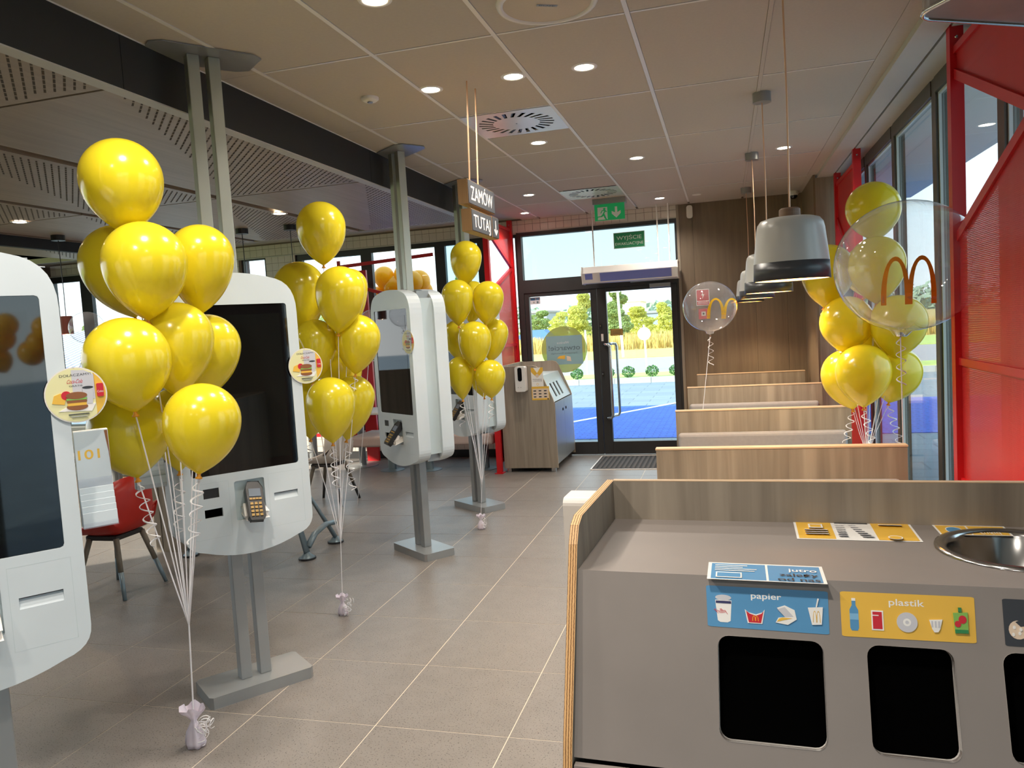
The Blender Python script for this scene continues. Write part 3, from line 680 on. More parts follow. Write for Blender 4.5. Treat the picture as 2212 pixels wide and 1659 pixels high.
MB().box(-.272, .272, -.052, .052, .79, 1.93).build('core', 'white_side', kiosk0)
MB().box(-.24, .24, -.05, .05, 1.93, 1.985).build('core_cap', 'steelgrey', kiosk0); MB().box(-.24, .24, -.05, .05, .735, .79).build('core_cap', 'steelgrey', kiosk0)
def face(par, sgn, lab=False):
    n0 = lambda s, n, z: V((sgn*s, -sgn*n, z))
    MB().prism([n0(a, .052, b) for a, b in OUT], n0(0, .076, 0)).build('shell', 'white', par, bevel=.006)
    scr = [(-.247, 1.085), (.256, 1.085), (.256, 1.862), (-.247, 1.862)]; scr = rrect(-.25, .25, 1.088, 1.862, .012, 2)
    h = [scr, rrect(-.065, .075, .86, 1.045, .008, 2), [(-.205, .985), (-.135, .985), (-.135, 1.03), (-.205, 1.03)], [(-.205, .895), (-.125, .895), (-.125, .935), (-.205, .935)], [(.118, .925), (.235, .925), (.235, .96), (.118, .96)]]
    fp = MB().prism([n0(a, .129, b) for a, b in OUT], n0(0, .022, 0), holes=[[n0(a, .129, b) for a, b in q] for q in h]).build('face_plate', 'white', par)
    MB().prism([n0(a, .130, b) for a, b in scr], n0(0, .016, 0)).build('screen_glass', 'black', fp)
    MB().prism([n0(a, .1465, b) for a, b in rrect(-.215, .215, 1.13, 1.815, .002, 1)], n0(0, .0006, 0)).build('display', 'screen', fp)
    MB().prism([n0(a, .130, b) for a, b in h[1]], n0(0, .002, 0)).build('recess', 'white_side', fp)
    MB().prism([n0(a, .130, b) for a, b in h[2]], n0(0, .016, 0)).build('code_reader', 'blackp', fp)
    MB().prism([n0(a, .130, b) for a, b in h[3]], n0(0, .008, 0)).build('scanner_window', 'void', fp)
    MB().prism([n0(a, .130, b) for a, b in h[4]], n0(0, .004, 0)).prism([n0(.118, .134, .925), n0(.235, .134, .925), n0(.235, .150, .925), n0(.118, .150, .925)], n0(0, -.014, .032)).build('receipt_tray', 'white', fp)
    MB().box(*((.118, .235) if sgn > 0 else (-.235, -.118)), *sorted((-sgn*.134, -sgn*.149)), .957, .9605).build('receipt_slot', 'blackp', fp)
    for a, b, c, d in ((.095, .262, .80, 1.055), (-.25, -.09, .80, 1.055)):                      # faint panel joints
        q = [(a, c), (b, c), (b, d), (a, d)]; g = MB()
        for (u0, v0), (u1, v1) in zip(q, q[1:]+q[:1]):
            g.box(*sorted((sgn*min(u0, u1)-.0006, sgn*max(u0, u1)+.0006)), *sorted((-sgn*.1508, -sgn*.1512)), min(v0, v1)-.0006, max(v0, v1)+.0006)
        g.build('panel_joint', 'white_side', fp)
    # card terminal on its bracket, leaning out of the recess
    T = Matrix.Translation(n0(.012, .185, .945)) @ Matrix.Rotation(0 if sgn > 0 else PI, 4, 'Z') @ Matrix.Rotation(-.62, 4, 'X') @ Matrix.Rotation(.13, 4, 'Y')
    tm = MB().prism([T @ V((a, .012, b)) for a, b in ((-.038, -.085), (-.028, -.10), (.028, -.10), (.038, -.085), (.040, .06), (.024, .092), (-.024, .092), (-.040, .06))], T.to_3x3() @ V((0, -.03, 0))).build('card_terminal', 'blackp', par, bevel=.003)
    MB().box(-.027, .027, -.0205, -.018, .015, .055, T=T).build('terminal_screen', 'p_slate0', tm)
    kk = MB()
    for i in range(3):
        for j in range(4): kk.box(-.026+i*.019, -.013+i*.019, -.0225, -.018, -.085+j*.019, -.073+j*.019, T=T)
    for i in range(4): kk.box(-.027+i*.0145, -.0155+i*.0145, -.022, -.018, -.002, .007, T=T)
    kk.build('keypad', 'gold', tm)
    MB().box(-.05, .05, .012, .03, -.07, .0, T=T).prism([n0(-.035, .13, .89), n0(.065, .13, .89), n0(.065, .21, .865), n0(-.035, .21, .865)], (0, 0, .03)).build('terminal_bracket', 'offwhite', tm, bevel=.004)
face(kiosk0, 1); face(kiosk0, -1)
kpos = [((-2.30, 3.21), 52, None), ((-2.26, 1.78), 52, 'white self-order kiosk cut by the left picture edge'),
        ((-2.30, 5.43), -37.5, 'white self-order kiosk seen edge-on between two balloon bunches'), ((-2.31, 6.87), -37.5, 'farthest white self-order kiosk, half hidden behind the small balloon bunch')]
KM = []
for i, ((x, y), a, lab) in enumerate(kpos):
    if i == 0: kiosk0.location = (x, y, 0); kiosk0.rotation_euler = (0, 0, math.radians(a)); WM[kiosk0] = Matrix.Translation((x, y, 0)) @ Matrix.Rotation(math.radians(a), 4, 'Z')
    else: dup(kiosk0, (x, y, 0), math.radians(a), lab)
    KM.append(Matrix.Translation((x, y, 0)) @ Matrix.Rotation(math.radians(a), 4, 'Z'))
# round promotional cards hanging at the edge of three kiosks
def promo(K, s, z, n, label, yaw=0):
    loc = K @ V((s, -n, z)); rz = math.atan2(K[1][0], K[0][0])+yaw
    t = thing('promo_card', label, 'sign', loc, rz, 'round promotional cards on the kiosks'); W = WM[t]; R = .086
    T = W @ Matrix.Rotation(PI/2, 4, 'X')
    MB().cyl((0, 0, -.0008), R, .0016, 40, T=T).build('card', 'offwhite', t)
    MB().tube([W @ V((0, .0, R-.005)), W @ V((-.012, .004, R+.03)), W @ V((-.02, .012, R+.05))], .003, 6).build('plastic_hanger', 'bubble', t)
    p = Print(lambda u, v, l: W @ V((u*R, -.001-l, v*R)))
    p.disc(0, 0, .96, 'p_cream', n=36)
    c1 = [(math.cos(a), math.sin(a)) for a in [math.radians(q) for q in range(-52, 53, 8)]]; p.poly([(x*.95, y*.95) for x, y in c1]+[(.62, .75), (.62, -.75)], 'p_yel')
    p.poly([(-.1, .9), (.3, .88), (.6, .7), (.6, -.2), (-.1, .1)], 'p_grey')
    for i, ch in enumerate(()): pass
    p.text('DOŁĄCZAMY!', -.48, .66, 1.0, .09, 'p_dark', rot=.03); p.text('Coca-Cola', -.28, .42, .5, .15, 'p_red', slant=.35); p.text('GRATIS', -.2, .3, .42, .06, 'p_dark')
    p.poly([(-.6, -.55), (.45, -.62), (.6, -.35), (-.1, -.3)], 'paper')
    p.poly([(-.78, -.25), (-.4, -.32), (-.3, 0), (-.5, .1), (-.7, .02)], 'p_yel'); p.disc(-.32, -.0, .16, 'p_red')
    p.poly([(.2, .25), (.56, .22), (.5, -.35), (.26, -.33)], 'p_grey'); p.disc(.38, .24, .18, 'p_dark', .05)
    p.disc(.0, -.42, .34, 'p_brown', .13); p.rect(-.3, .3, -.38, -.28, 'p_yel'); p.rect(-.32, .32, -.28, -.18, 'p_brown', .04); p.rect(-.33, .33, -.18, -.11, 'p_green'); p.disc(0, -.02, .34, 'p_brown', .13)
    p.rect(.66, .88, -.12, .36, 'p_red', .04); p.text('Coke', .67, .03, .2, .08, 'paper')
    p.rect(-.3, .35, -.7, -.675, 'p_dark'); p.rect(-.22, .28, -.78, -.765, 'p_grey')
    p.build('print', t); return t
promo(KM[1], .322, 1.553, .158, 'round promotional card with burger, on the leftmost kiosk by the number cards')
promo(KM[0], .322, 1.553, .158, 'round promotional card with burger, on the right edge of the second kiosk')
promo(KM[2], .262, 1.62, .158, 'round promotional card seen obliquely, on the edge-on kiosk screen')
# table number cards in racks at the kiosk sides
def cards(K, s0, s1, n, z0, z1, label, num, rows=6):
    loc = K @ V(((s0+s1)/2, -n, z0)); rz = math.atan2(K[1][0], K[0][0]); t = thing('number_rack', label, 'card rack', loc, rz, 'racks of table number cards'); W = WM[t]; w = s1-s0
    MB().box(-w/2, w/2, .0, .012, 0, z1-z0, T=W).build('back_plate', 'offwhite', t, bevel=.003)
    MB().box(*((-w/2-.04, -w/2) if s0 > 0 else (w/2, w/2+.04)), .02, .035, .1, .16, T=W).build('rack_arm', 'steelgrey', t)
    zt = z1-z0
    for i in range(rows):
        y = -.006-i*.007; h = zt*(.46-i*.062) if i else zt-.006
        c = MB().box(-w/2+.001, w/2-.001, y, y+.002, .003+(0 if i else .0), .003+h, T=W).build('number_card', 'white', t, bevel=.0008)
        MB().box(-w/2, w/2, y-.003, y-.002, .0, h-.03 if i else zt*.5, T=W).build('card_pocket', 'bubble', c)
        if not i and num:
            p = Print(lambda u, v, l: W @ V((u, -.0062-l, v))); p.text('101', -w*.42, zt*.70, w*.62, .032, 'p_yel'); p.poly([(w*.38, zt-.006), (w*.47, zt-.006), (w*.495, zt*.5), (w*.46, zt*.75)], 'p_brown'); p.build('number_print', c)
    return t
cards(KM[1], .316, .418, .03, 1.115, 1.43, 'rack of white table number cards reading 101, at the leftmost kiosk', True)
cards(KM[0], -.46, -.335, .03, 1.06, 1.40, 'rack of white number cards half hidden behind the big balloon bunch', False)

# ---- waste station: prism body between two oak side panels
def waste_station(name, label, W, width, near):
    t = bpy.data.objects.new(name, None); COL.objects.link(t); t.matrix_world = W; t.location = W.translation; t.rotation_euler = W.to_euler(); WM[t] = W; tag(t, label, 'waste station', 'waste sorting stations'); t.empty_display_size = .1
    prof = [(0, .05), (0, 1.236), (.40, 1.236), (.437, 1.222), (.462, 1.185), (.598, .80), (.612, .745), (.618, .05)] if near else \
           [(0, .05), (0, 1.23), (.40, 1.23), (.447, 1.215), (.475, 1.18), (.615, .845), (.627, .80), (.635, .05)]     # depth from the back, height
    for i, x in enumerate((0, width-.02)):
        sp_ = MB().prism([W @ V((x, -d, z)) for d, z in prof], W.to_3x3() @ V((.02, 0, 0))).build('side_panel', 'oak', t)
        e = MB(); pts = prof[1:]; o = [V((x, -d, z)) for d, z in pts]
        for a, b in zip(pts[:-1], pts[1:]):
            tv = V((0, -(b[0]-a[0]), b[1]-a[1])).normalized(); nv = V((0, tv.z, -tv.y))
            if nv.y > 0 and abs(nv.y) > .5: nv = -nv
            if nv.z < -.01: nv = -nv
            q = [V((x, -a[0], a[1])), V((x+.02, -a[0], a[1])), V((x+.02, -b[0], b[1])), V((x, -b[0], b[1]))]
            e.add([W @ (p_+nv*.0012) for p_ in q]+[W @ p_ for p_ in q], [(0, 1, 2, 3), (4, 5, 1, 0), (7, 6, 2, 3)])
        e.build('edge_band', 'ply' if near else 'oaktop', sp_)
    MB().box(.02, width-.02, -.018, 0, .05, 1.23, T=W).box(0.0, width, -.018, .002, 1.23, 1.236, T=W).build('back_panel', 'oak', t)
    MB().box(.02, width-.02, -.018, .0, 1.2365, 1.239, T=W).build('edge_cap', 'oaktop', t)
    surf = 'grey_top' if near else 'white_side'
    if not near: MB().box(.02, width-.02, -.47, -.018, 1.075, 1.10, T=W).build('worktop', surf, t)
    P0, P1 = ((.470, 1.13), (.592, .762)) if near else ((.47, 1.10), (.615, .80))
    tl = math.hypot(P1[0]-P0[0], P1[1]-P0[1]); na, nb = (P0[1]-P1[1])/tl, (P1[0]-P0[0])/tl
    def sl_(u, v, lift=0):              # v: 0 at the top edge of the slanted front, 1 at its lower edge
        return W @ V((u, -(P0[0]+(P1[0]-P0[0])*v)-lift*na, P0[1]+(P1[1]-P0[1])*v+lift*nb))
    nrm = (W.to_3x3() @ V((0, na, -nb)))
    return t, sl_, nrm, surf
ang = math.radians(-2.7)
W1 = Matrix.Translation((-.337, 2.14, 0)) @ Matrix.Rotation(ang, 4, 'Z')
WS, SL, NR, surf = waste_station('waste_station', 'large waste station with grey top and sorting openings in the right foreground', W1, 1.50, True)
cN = SL(0, 0); nN = -NR.normalized()
def inslant(u, v):
    p = W1.inverted() @ onpl(u, v, cN, nN); return (p.x, (-p.y-.470)/.122)
holes = []
for q in (((1549, 1372), (1778, 1386), (1789, 1620), (1556, 1604)), ((1873, 1392), (2062, 1405), (2079, 1646), (1885, 1634)), ((2168, 1409), (2360, 1422), (2390, 1668), (2185, 1656))):
    c_ = [inslant(*p) for p in q]; u0 = (c_[0][0]+c_[3][0])/2; u1 = (c_[1][0]+c_[2][0])/2; v0 = (c_[0][1]+c_[1][1])/2; v1 = min(.97, (c_[2][1]+c_[3][1])/2)
    holes.append([(a, b/.388) for a, b in rrect(u0, u1, v0*.388, v1*.388, .022, 5)])
def hole_rim(par, hs, SLf, nr, deep=.16):
    for h in hs:
        n = len(h); a = [SLf(u, v, .001) for u, v in h]; b = [p+nr.normalized()*.03 for p in a]; m = MB()
        m.add(a+b, [(i, (i+1) % n, (i+1) % n+n, i+n) for i in range(n)]); m.build('opening_rim', 'tbar', par)
fr_ = MB().prism([SL(u, v) for u, v in ((.02, 0), (1.48, 0), (1.48, 1.0), (.02, 1.0))], NR*.018, holes=[[SL(u, v) for u, v in h] for h in holes]).build('slanted_front', surf, WS)
hole_rim(WS, holes, SL, NR)
MB().box(.02, 1.48, -.06, -.03, .15, 1.0, T=W1).build('dark_interior', 'void', WS)  # black board painted for the shade deep in the bins
MB().prism([SL(u, v)+NR*.03 for u, v in ((.02, 0.02), (1.48, .02), (1.48, 1), (.02, 1))], NR*.004).build('opening_shade', 'void', WS)  # near-black sheet behind the openings stands for the shade inside
for i in range(3): MB().box(.024+i*.486, .024+(i+1)*.486-.005, -.612, -.596, .09, .755, T=W1).build('door', surf, WS)
MB().box(.02, 1.48, -.57, -.02, .05, .09, T=W1).build('plinth', 'frame', WS)
for x in (.05, 1.42): MB().box(x, x+.04, -.58, -.54, 0, .05, T=W1).build('foot', 'chrome', WS); MB().build('foot', 'chrome', WS); MB().box(x, x+.04, -.08, -.04, 0, .05, T=W1).build('foot', 'chrome', WS)
# steel bowl let into the worktop
zt = 1.13; bc = (onz(2022, 1180, zt)+onz(2170, 1157, zt))/2; bl = onz(2017, 1180, zt); btop = onz(2160, 1157, zt); bbot = onz(2165, 1221, zt)
br_ = (btop-bbot).length/2; bc = (btop+bbot)/2+V((.03, 0, 0)); br_ = max(br_, (bc-bl).length)
lc = W1.inverted() @ V((bc.x, bc.y, 0)); MB().prism([W1 @ V((x, y, 1.13)) for x, y in ((.018, -.018), (.018, -.470), (1.48, -.470), (1.48, -.018))], (0, 0, -.025), holes=[[W1 @ V((lc.x+(br_-.012)*math.cos(2*PI*i/40), lc.y+(br_-.012)*math.sin(2*PI*i/40), 1.13)) for i in range(40)]]).build('worktop', surf, WS)
bw = MB().lathe([(br_, .001), (br_-.002, .006), (br_-.012, .008), (br_-.024, .004), (br_-.03, -.006), (br_-.045, -.10), (br_*.5, -.115), (.001, -.118)], 48, Matrix.Translation(bc)).build('liquid_bowl', 'chrome', WS, smooth=True)
# printed labels, each point lifted from the photograph onto the face it is stuck to
def pl_slant(u, v, l): return onpl(u, v, cN+nN*(l+.0006), nN)
def pl_top(u, v, l): return onz(u, v, 1.1306+l)
def quad(a, b, c, d):                    # bl, br, tr, tl in photograph pixels -> a 0..1 square
    return lambda u, v: (a[0]*(1-u)*(1-v)+b[0]*u*(1-v)+c[0]*u*v+d[0]*(1-u)*v, a[1]*(1-u)*(1-v)+b[1]*u*(1-v)+c[1]*u*v+d[1]*(1-u)*v)
def sticker(name, label, fn, Q, draw, grp=None):
    p = Print(lambda u, v, l: fn(*Q(u, v), l)); draw(p); o = p.build(name); return o
def finish(o, label, cat='sticker', grp='waste sorting stickers'):
    c = sum((V(v.co) for v in o.data.vertices), V())/len(o.data.vertices)
    for v in o.data.vertices: v.co -= c
    o.location = c; return tag(o, label, cat, grp)
def d_pap(p):
    p.rect(0, 1, 0, 1, 'p_blue', .03); p.text('papier', .365, .74, .25, .15, 'paper')
    p.poly([(.07, .66), (.205, .66), (.19, .16), (.165, .12), (.105, .12), (.085, .16)], 'paper'); p.disc(.137, .72, .066, 'p_grey', .07); p.rect(.075, .2, .58, .64, 'p_navy'); p.text('Fluffy', .09, .33, .085, .11, 'p_red', rot=.35)
    p.poly([(.31, .47), (.34, .40), (.40, .36), (.455, .42), (.475, .49), (.45, .14), (.33, .14)], 'paper'); p.poly([(.32, .44), (.35, .37), (.40, .33), (.445, .38), (.465, .45), (.44, .16), (.34, .16)], 'p_red')
    for q in ARCH(6): p.poly([(.395+x*.026, .2+y*.13) for x, y in q], 'archy', lift=9)
    p.poly([(.56, .2), (.585, .32), (.64, .34), (.575, .55), (.64, .62), (.72, .52), (.735, .3), (.66, .16)], 'paper'); p.poly([(.64, .34), (.58, .52), (.64, .58), (.71, .36)], 'p_grey'); p.poly([(.57, .22), (.70, .32), (.62, .33), (.59, .3)], 'p_yel')
    p.poly([(.83, .6), (.955, .63), (.94, .22), (.86, .2)], 'paper'); p.poly([(.895, .62), (.905, .62), (.925, .82), (.912, .83)], 'paper')
    for q in ARCH(6): p.poly([(.90+x*.032, .26+y*.28) for x, y in q], 'p_yel', lift=12)
finish(sticker('paper_sticker', '', pl_slant, quad((1529, 1352), (1792, 1371), (1788, 1278), (1525, 1264)), d_pap), 'blue sticker reading papier with four pictograms, above the left opening')
def d_pla(p):
    p.rect(0, 1, 0, 1, 'p_yel', .03); p.text('plastik', .36, .74, .265, .15, 'paper')
    p.poly([(.065, .2), (.075, .14), (.12, .14), (.13, .2), (.13, .6), (.112, .7), (.112, .82), (.083, .82), (.083, .7), (.065, .6)], 'p_blue'); p.rect(.065, .13, .38, .52, 'p_blue2'); p.rect(.083, .112, .8, .86, 'paper'); 
    p.rect(.225, .315, .17, .61, 'paper'); p.rect(.235, .305, .2, .58, 'p_red'); p.rect(.235, .28, .49, .51, 'paper')
    p.disc(.49, .38, .078, 'p_grey', .22, n=26); p.disc(.49, .38, .03, 'paper', .085); p.disc(.49, .38, .014, 'p_grey', .04)
    p.poly([(.655, .46), (.755, .48), (.735, .27), (.72, .2), (.69, .19), (.675, .26)], 'paper')
    for a in (.67, .695, .72): p.rect(a, a+.014, .3, .44, 'p_grey')
    p.poly([(.835, .64), (.945, .66), (.945, .22), (.845, .19)], 'p_green'); p.rect(.845, .945, .2, .28, 'p_dgreen'); p.rect(.875, .9, .66, .76, 'p_dgreen'); p.disc(.905, .5, .03, 'p_red', .09); p.disc(.868, .4, .024, 'p_red', .07)
finish(sticker('plastic_sticker', '', pl_slant, quad((1819, 1374), (2110, 1390), (2104, 1290), (1814, 1277)), d_pla), 'yellow sticker reading plastik with five pictograms, above the middle opening')
def d_gen(p):
    p.rect(0, 1, 0, 1, 'p_dark', .03); p.text('resztki', .36, .74, .26, .15, 'paper'); p.disc(.11, .35, .075, 'p_tan', .2); p.poly([(.09, .52), (.13, .42), (.17, .44), (.2, .38), (.2, .5), (.13, .56)], 'p_dark')
    for a, b in ((.08, .4), (.12, .28), (.07, .25), (.13, .36)): p.disc(a, b, .012, 'paper', .04)
finish(sticker('residual_sticker', '', pl_slant, quad((2172, 1395), (2450, 1412), (2444, 1308), (2164, 1293)), d_gen), 'dark grey sticker with a bitten biscuit, cut by the right picture edge')
def d_jut(p):
    p.rect(0, 1, 0, 1, 'paper'); p.rect(.03, .495, .05, .95, 'p_blue'); p.rect(.515, .97, .05, .95, 'p_blue')
    for i, w in enumerate((.28, .24, .36, .34)): p.rect(.06, .06+w, .84-i*.1, .88-i*.1, 'paper')
    p.rect(.07, .29, .14, .46, 'paper'); p.rect(.082, .278, .19, .42, 'p_blue')
    p.text('jutro', .69, .64, .25, .18, 'paper'); p.text('zależy', .61, .38, .33, .16, 'p_dark'); p.text('od nas', .59, .12, .36, .17, 'p_dark')
finish(sticker('slogan_sticker', '', pl_top, quad((1527, 1250), (1788, 1262), (1775, 1224), (1531, 1214)), d_jut), 'blue and white sticker reading jutro zależy od nas on the counter edge')
def d_y1(p):
    p.rect(0, 1, 0, 1, 'paper'); p.rect(.02, .315, .05, .95, 'p_yel'); p.rect(.655, .98, .05, .95, 'p_yel'); p.rect(.35, .63, .85, .9, 'p_dark')
    for i in range(7): p.rect(.345, .42, .75-i*.09, .77-i*.09, 'p_grey'); p.rect(.46+i*.012, .52+i*.018, .75-i*.09, .77-i*.09, 'p_grey')
    p.rect(.12, .24, .6, .8, 'paper'); p.rect(.135, .225, .64, .77, 'p_yel')
    for a in (.3, .4, .5): p.rect(.08, .27, a, a+.025, 'paper')
    p.rect(.72, .92, .82, .845, 'paper'); p.disc(.8, .2, .06, 'paper', .1); p.disc(.8, .2, .05, 'p_yel', .08)
finish(sticker('sorting_sticker', '', pl_top, quad((1722, 1164), (1995, 1171), (1962, 1128), (1712, 1122)), d_y1), 'wide yellow and white sorting guide sticker at the back of the counter')
def d_y2(p):
    p.rect(0, 1, 0, 1, 'paper'); p.rect(.03, .44, .07, .93, 'p_yel'); p.rect(.465, .97, .07, .93, 'p_yel'); p.disc(.25, .5, .12, 'paper', .33); p.disc(.25, .5, .105, 'p_blue', .28); p.text('płyny', .56, .2, .3, .3, 'paper', mirror=True)
finish(sticker('liquids_sticker', '', pl_top, quad((2032, 1155), (2190, 1158), (2168, 1137), (2012, 1133)), d_y2), 'small yellow sticker with a blue drop behind the steel bowl')
# hand sanitiser on the side of the near station
def sanitiser(label, loc, rz):
    t = thing('sanitiser_dispenser', label, 'dispenser', loc, rz, 'white hand sanitiser dispensers'); W = WM[t]
    b = rrect(-.06, .06, 0, .285, .02, 4)
    MB().prism([W @ V((a, 0, z)) for a, z in b], W.to_3x3() @ V((0, -.10, 0))).build('body', 'offwhite', t, bevel=.018, seg=3)
    MB().prism([W @ V((a, -.0995, z)) for a, z in rrect(-.026, .022, .12, .275, .02, 4)], W.to_3x3() @ V((0, -.003, 0))).build('window', 'black', t)
    MB().box(-.03, -.022, -.102, -.099, .045, .053, T=W).box(.0, .008, -.102, -.099, .045, .053, T=W).build('indicator', 'steelgrey', t); return t
sanitiser('white hand sanitiser dispenser on the side of the near waste station', W1 @ V((0, -.062, .925)), ang-PI/2)
# ---- the far station
W2 = Matrix.Translation((-2.535, 8.555, 0)) @ Matrix.Rotation(PI/2, 4, 'Z')
# local x -> world y (width), local -y -> world +x (depth)
FS, SF, NF, surf2 = waste_station('waste_station', 'oak-sided waste station with steel front, beside the entrance', W2, 1.06, False)
hs = []
for u in (.28, .46, .64): hs.append([(u, .34), (u+.085, .34), (u+.085, .86), (u, .86)])
MB().prism([SF(u, v) for u, v in ((.02, 0), (1.04, 0), (1.04, 1), (.02, 1))], NF*.012, holes=[[SF(u, v) for u, v in h] for h in hs]).build('slanted_front', 'white_side', FS)
MB().prism([SF(u, v)+NF*.02 for u, v in ((.03, 0.02), (1.03, .02), (1.03, 1), (.03, 1))], NF*.004).build('opening_shade', 'void', FS)  # black sheet giving the far openings their inner shade
for i in range(2): MB().box(.024+i*.507, .02+(i+1)*.507, -.634, -.616, .09, .79, T=W2).build('door', 'steelgrey', FS)
MB().box(.42, .455, -.6375, -.634, .66, .69, T=W2).box(.60, .635, -.6375, -.634, .66, .69, T=W2).build('keyhole', 'void', FS)
MB().box(.02, 1.04, -.60, -.02, .07, .09, T=W2).build('plinth', 'frame', FS)
for x in (.03, .98): MB().box(x, x+.04, -.60, -.55, 0, .07, T=W2).build('foot', 'chrome', FS); MB().build('foot', 'chrome', FS); MB().box(x, x+.04, -.07, -.02, 0, .07, T=W2).build('foot', 'chrome', FS)
sanitiser('white hand sanitiser dispenser on the far waste station beside the entrance', (-2.262, 8.552, .945), 0)
yq = 8.5535
p = Print(lambda u, v, l: V((-2.156+u*.14, yq-l, .99+v*.217))); p.rect(0, 1, 0, 1, 'paper'); p.poly([(0, 1), (.2, 1), (.55, .66), (.45, .5), (.1, .7), (0, .8)], 'p_yel'); p.poly([(1, 1), (.8, 1), (.45, .66), (.55, .5), (.9, .7), (1, .8)], 'p_yel'); p.disc(.5, .57, .14, 'p_tan', .1)
p.text('Dziękujemy', .12, .36, .76, .05, 'p_dark'); p.text('za dezynfekcję rąk', .12, .28, .76, .045, 'p_dark'); p.disc(.5, .12, .09, 'p_yel', .06); p.disc(.5, .12, .07, 'paper', .045)
finish(p.build('hygiene_notice'), 'white notice with two hands on the far waste station', 'notice', 'notices on the far waste station')
p = Print(lambda u, v, l: V((-2.160+u*.205, yq-l, .835+v*.155))); p.rect(0, 1, 0, 1, 'p_yel'); p.rect(.04, .96, .13, .84, 'p_tan')
for i in range(3):
    for j in range(3): p.rect(.1+i*.3, .25+i*.3, .2+j*.22, .28+j*.22, 'p_dark')
p.rect(.88, .95, .03, .11, 'p_dark')
finish(p.build('rules_notice'), 'yellow framed notice below the hand notice on the far waste station', 'notice', 'notices on the far waste station')

# ---- booth benches along the window
def booth(label, Y, x0, x1, cush=True):
    t = thing('booth_bench', label, 'bench', ((x0+x1)/2, Y, 0), 0, 'oak-backed booth benches')
    MB().box(x0, x1, Y, Y+.055, .02, .992).build('back_board', 'oak', t); MB().box(x0-.003, x1+.003, Y-.003, Y+.058, .992, 1.0).build('edge_cap', 'oaktop', t)
    if cush:
        MB().box(x0+.015, x1-.035, Y-.07, Y, .50, .84).build('back_cushion', 'fabric', t, bevel=.025, seg=3)
        MB().box(x0+.015, x1-.035, Y-.50, Y-.07, .36, .47).build('seat_cushion', 'fabric', t, bevel=.025, seg=3)
        MB().box(x0+.03, x1-.05, Y-.45, Y-.02, .0, .36).build('seat_base', 'oakdark', t)
    return t
booth('oak-backed booth bench directly behind the near waste station', 4.07, -.375, .825)
booth('oak-backed booth bench, second behind the near waste station', 5.74, -.375, .815)
booth('oak-backed booth bench, third behind the near waste station', 7.63, -.375, .84)
booth('booth bench with oak back against the dark wood wall', 9.28, -.34, .845, False)
for i, Y in enumerate((4.95, 6.70, 8.45)):
    t = thing('booth_table', ('pale table hidden between the first and second booth benches', 'pale table between the second and third booth benches', 'pale table before the dark wood wall')[i], 'table', (.28, Y, 0), 0, 'tables between the booth benches')
    MB().box(-.30, .86, Y-.26, Y+.26, .715, .745).build('tabletop', 'tabletop', t, bevel=.005); MB().cyl((.28, Y, .01), .035, .705).build('leg', 'steelgrey', t, smooth=False); MB().cyl((.28, Y, 0), .24, .012).build('foot_disc', 'steelgrey', t)

# ---- red perforated screens
def redbar(mb, a, b, w=.045, d=.03):
    a, b = V(a), V(b); t = (b-a).normalized(); n = X3; s = t.cross(n).normalized()*w/2; x = n*d/2
    mb.prism([a-s-x, a+s-x, a+s+x, a-s+x], b-a); return mb
def red_screen(label, x, y0, y1, ztop, mid, point, rail, far_sign, group='red perforated metal screens', bars=True, zbot=0.03):
    """post at y1 (far) and y0 (near); an arrow-shaped opening whose tip lies at the `point` side"""
    t = thing('red_screen', label, 'partition', (x, (y0+y1)/2, 0), 0, group)
    for y in (y0, y1): MB().box(x-.03, x+.03, y-.03, y+.03, 0, ztop+.12).build('post', 'red', t)
    for y in (y0, y1): MB().box(x-.05, x+.05, y-.06, y+.06, 0, .008).build('foot_plate', 'red', t)
    zt_, zb_, zp = mid; yt, yp = (y1, y0) if point == 'near' else (y0, y1)
    P_ = {'T': V((x, yt, zt_)), 'B': V((x, yt, zb_)), 'P': V((x, yp, zp))}
    up_ = [V((x-.001, yt, ztop)), V((x-.001, yp, ztop)), V((x-.001, yp, zp)), V((x-.001, yt, zt_))]
    lo_ = [V((x-.001, yt, zb_)), V((x-.001, yp, zp)), V((x-.001, yp, zbot+.1)), V((x-.001, yt, zbot+.1))]
    MB().prism(up_, (.002, 0, 0)).build('upper_sheet', 'perf', t); MB().prism(lo_, (.002, 0, 0)).build('lower_sheet', 'perf', t)
    for a, b in ((P_['T'], P_['P']), (P_['B'], P_['P'])): redbar(MB(), a, b).build('diagonal_rail', 'red', t)
    for z in [ztop, rail, zbot+.75, zbot+.1]: redbar(MB(), (x, y0, z), (x, y1, z), .035).build('rail', 'red', t)
    for y in (y0, y1): MB().lathe([(.0001, .004), (.006, .003), (.008, 0)], 10, Matrix.Translation((x, y-.031, ztop+.06)) @ Matrix.Rotation(PI/2, 4, 'X')).build('bolt', 'chrome', t)
    return t
red_screen('large red perforated screen with arrow-shaped gap at the right picture edge', 1.12, 3.28, 4.30, 2.88, (2.78, 1.98, 2.36), 'near', 1.38, 1)
red_screen('narrow red screen in front of the window by the wood pilaster', 1.11, 7.15, 8.30, 2.88, (2.55, 1.2, 1.9), 'near', 1.38, 1)
red_screen('red screen with arrow-shaped gap between the entrance and the far waste station', -2.585, 8.52, 9.58, 2.905, (2.83, 2.08, 2.43), 'far', 1.46, 1)
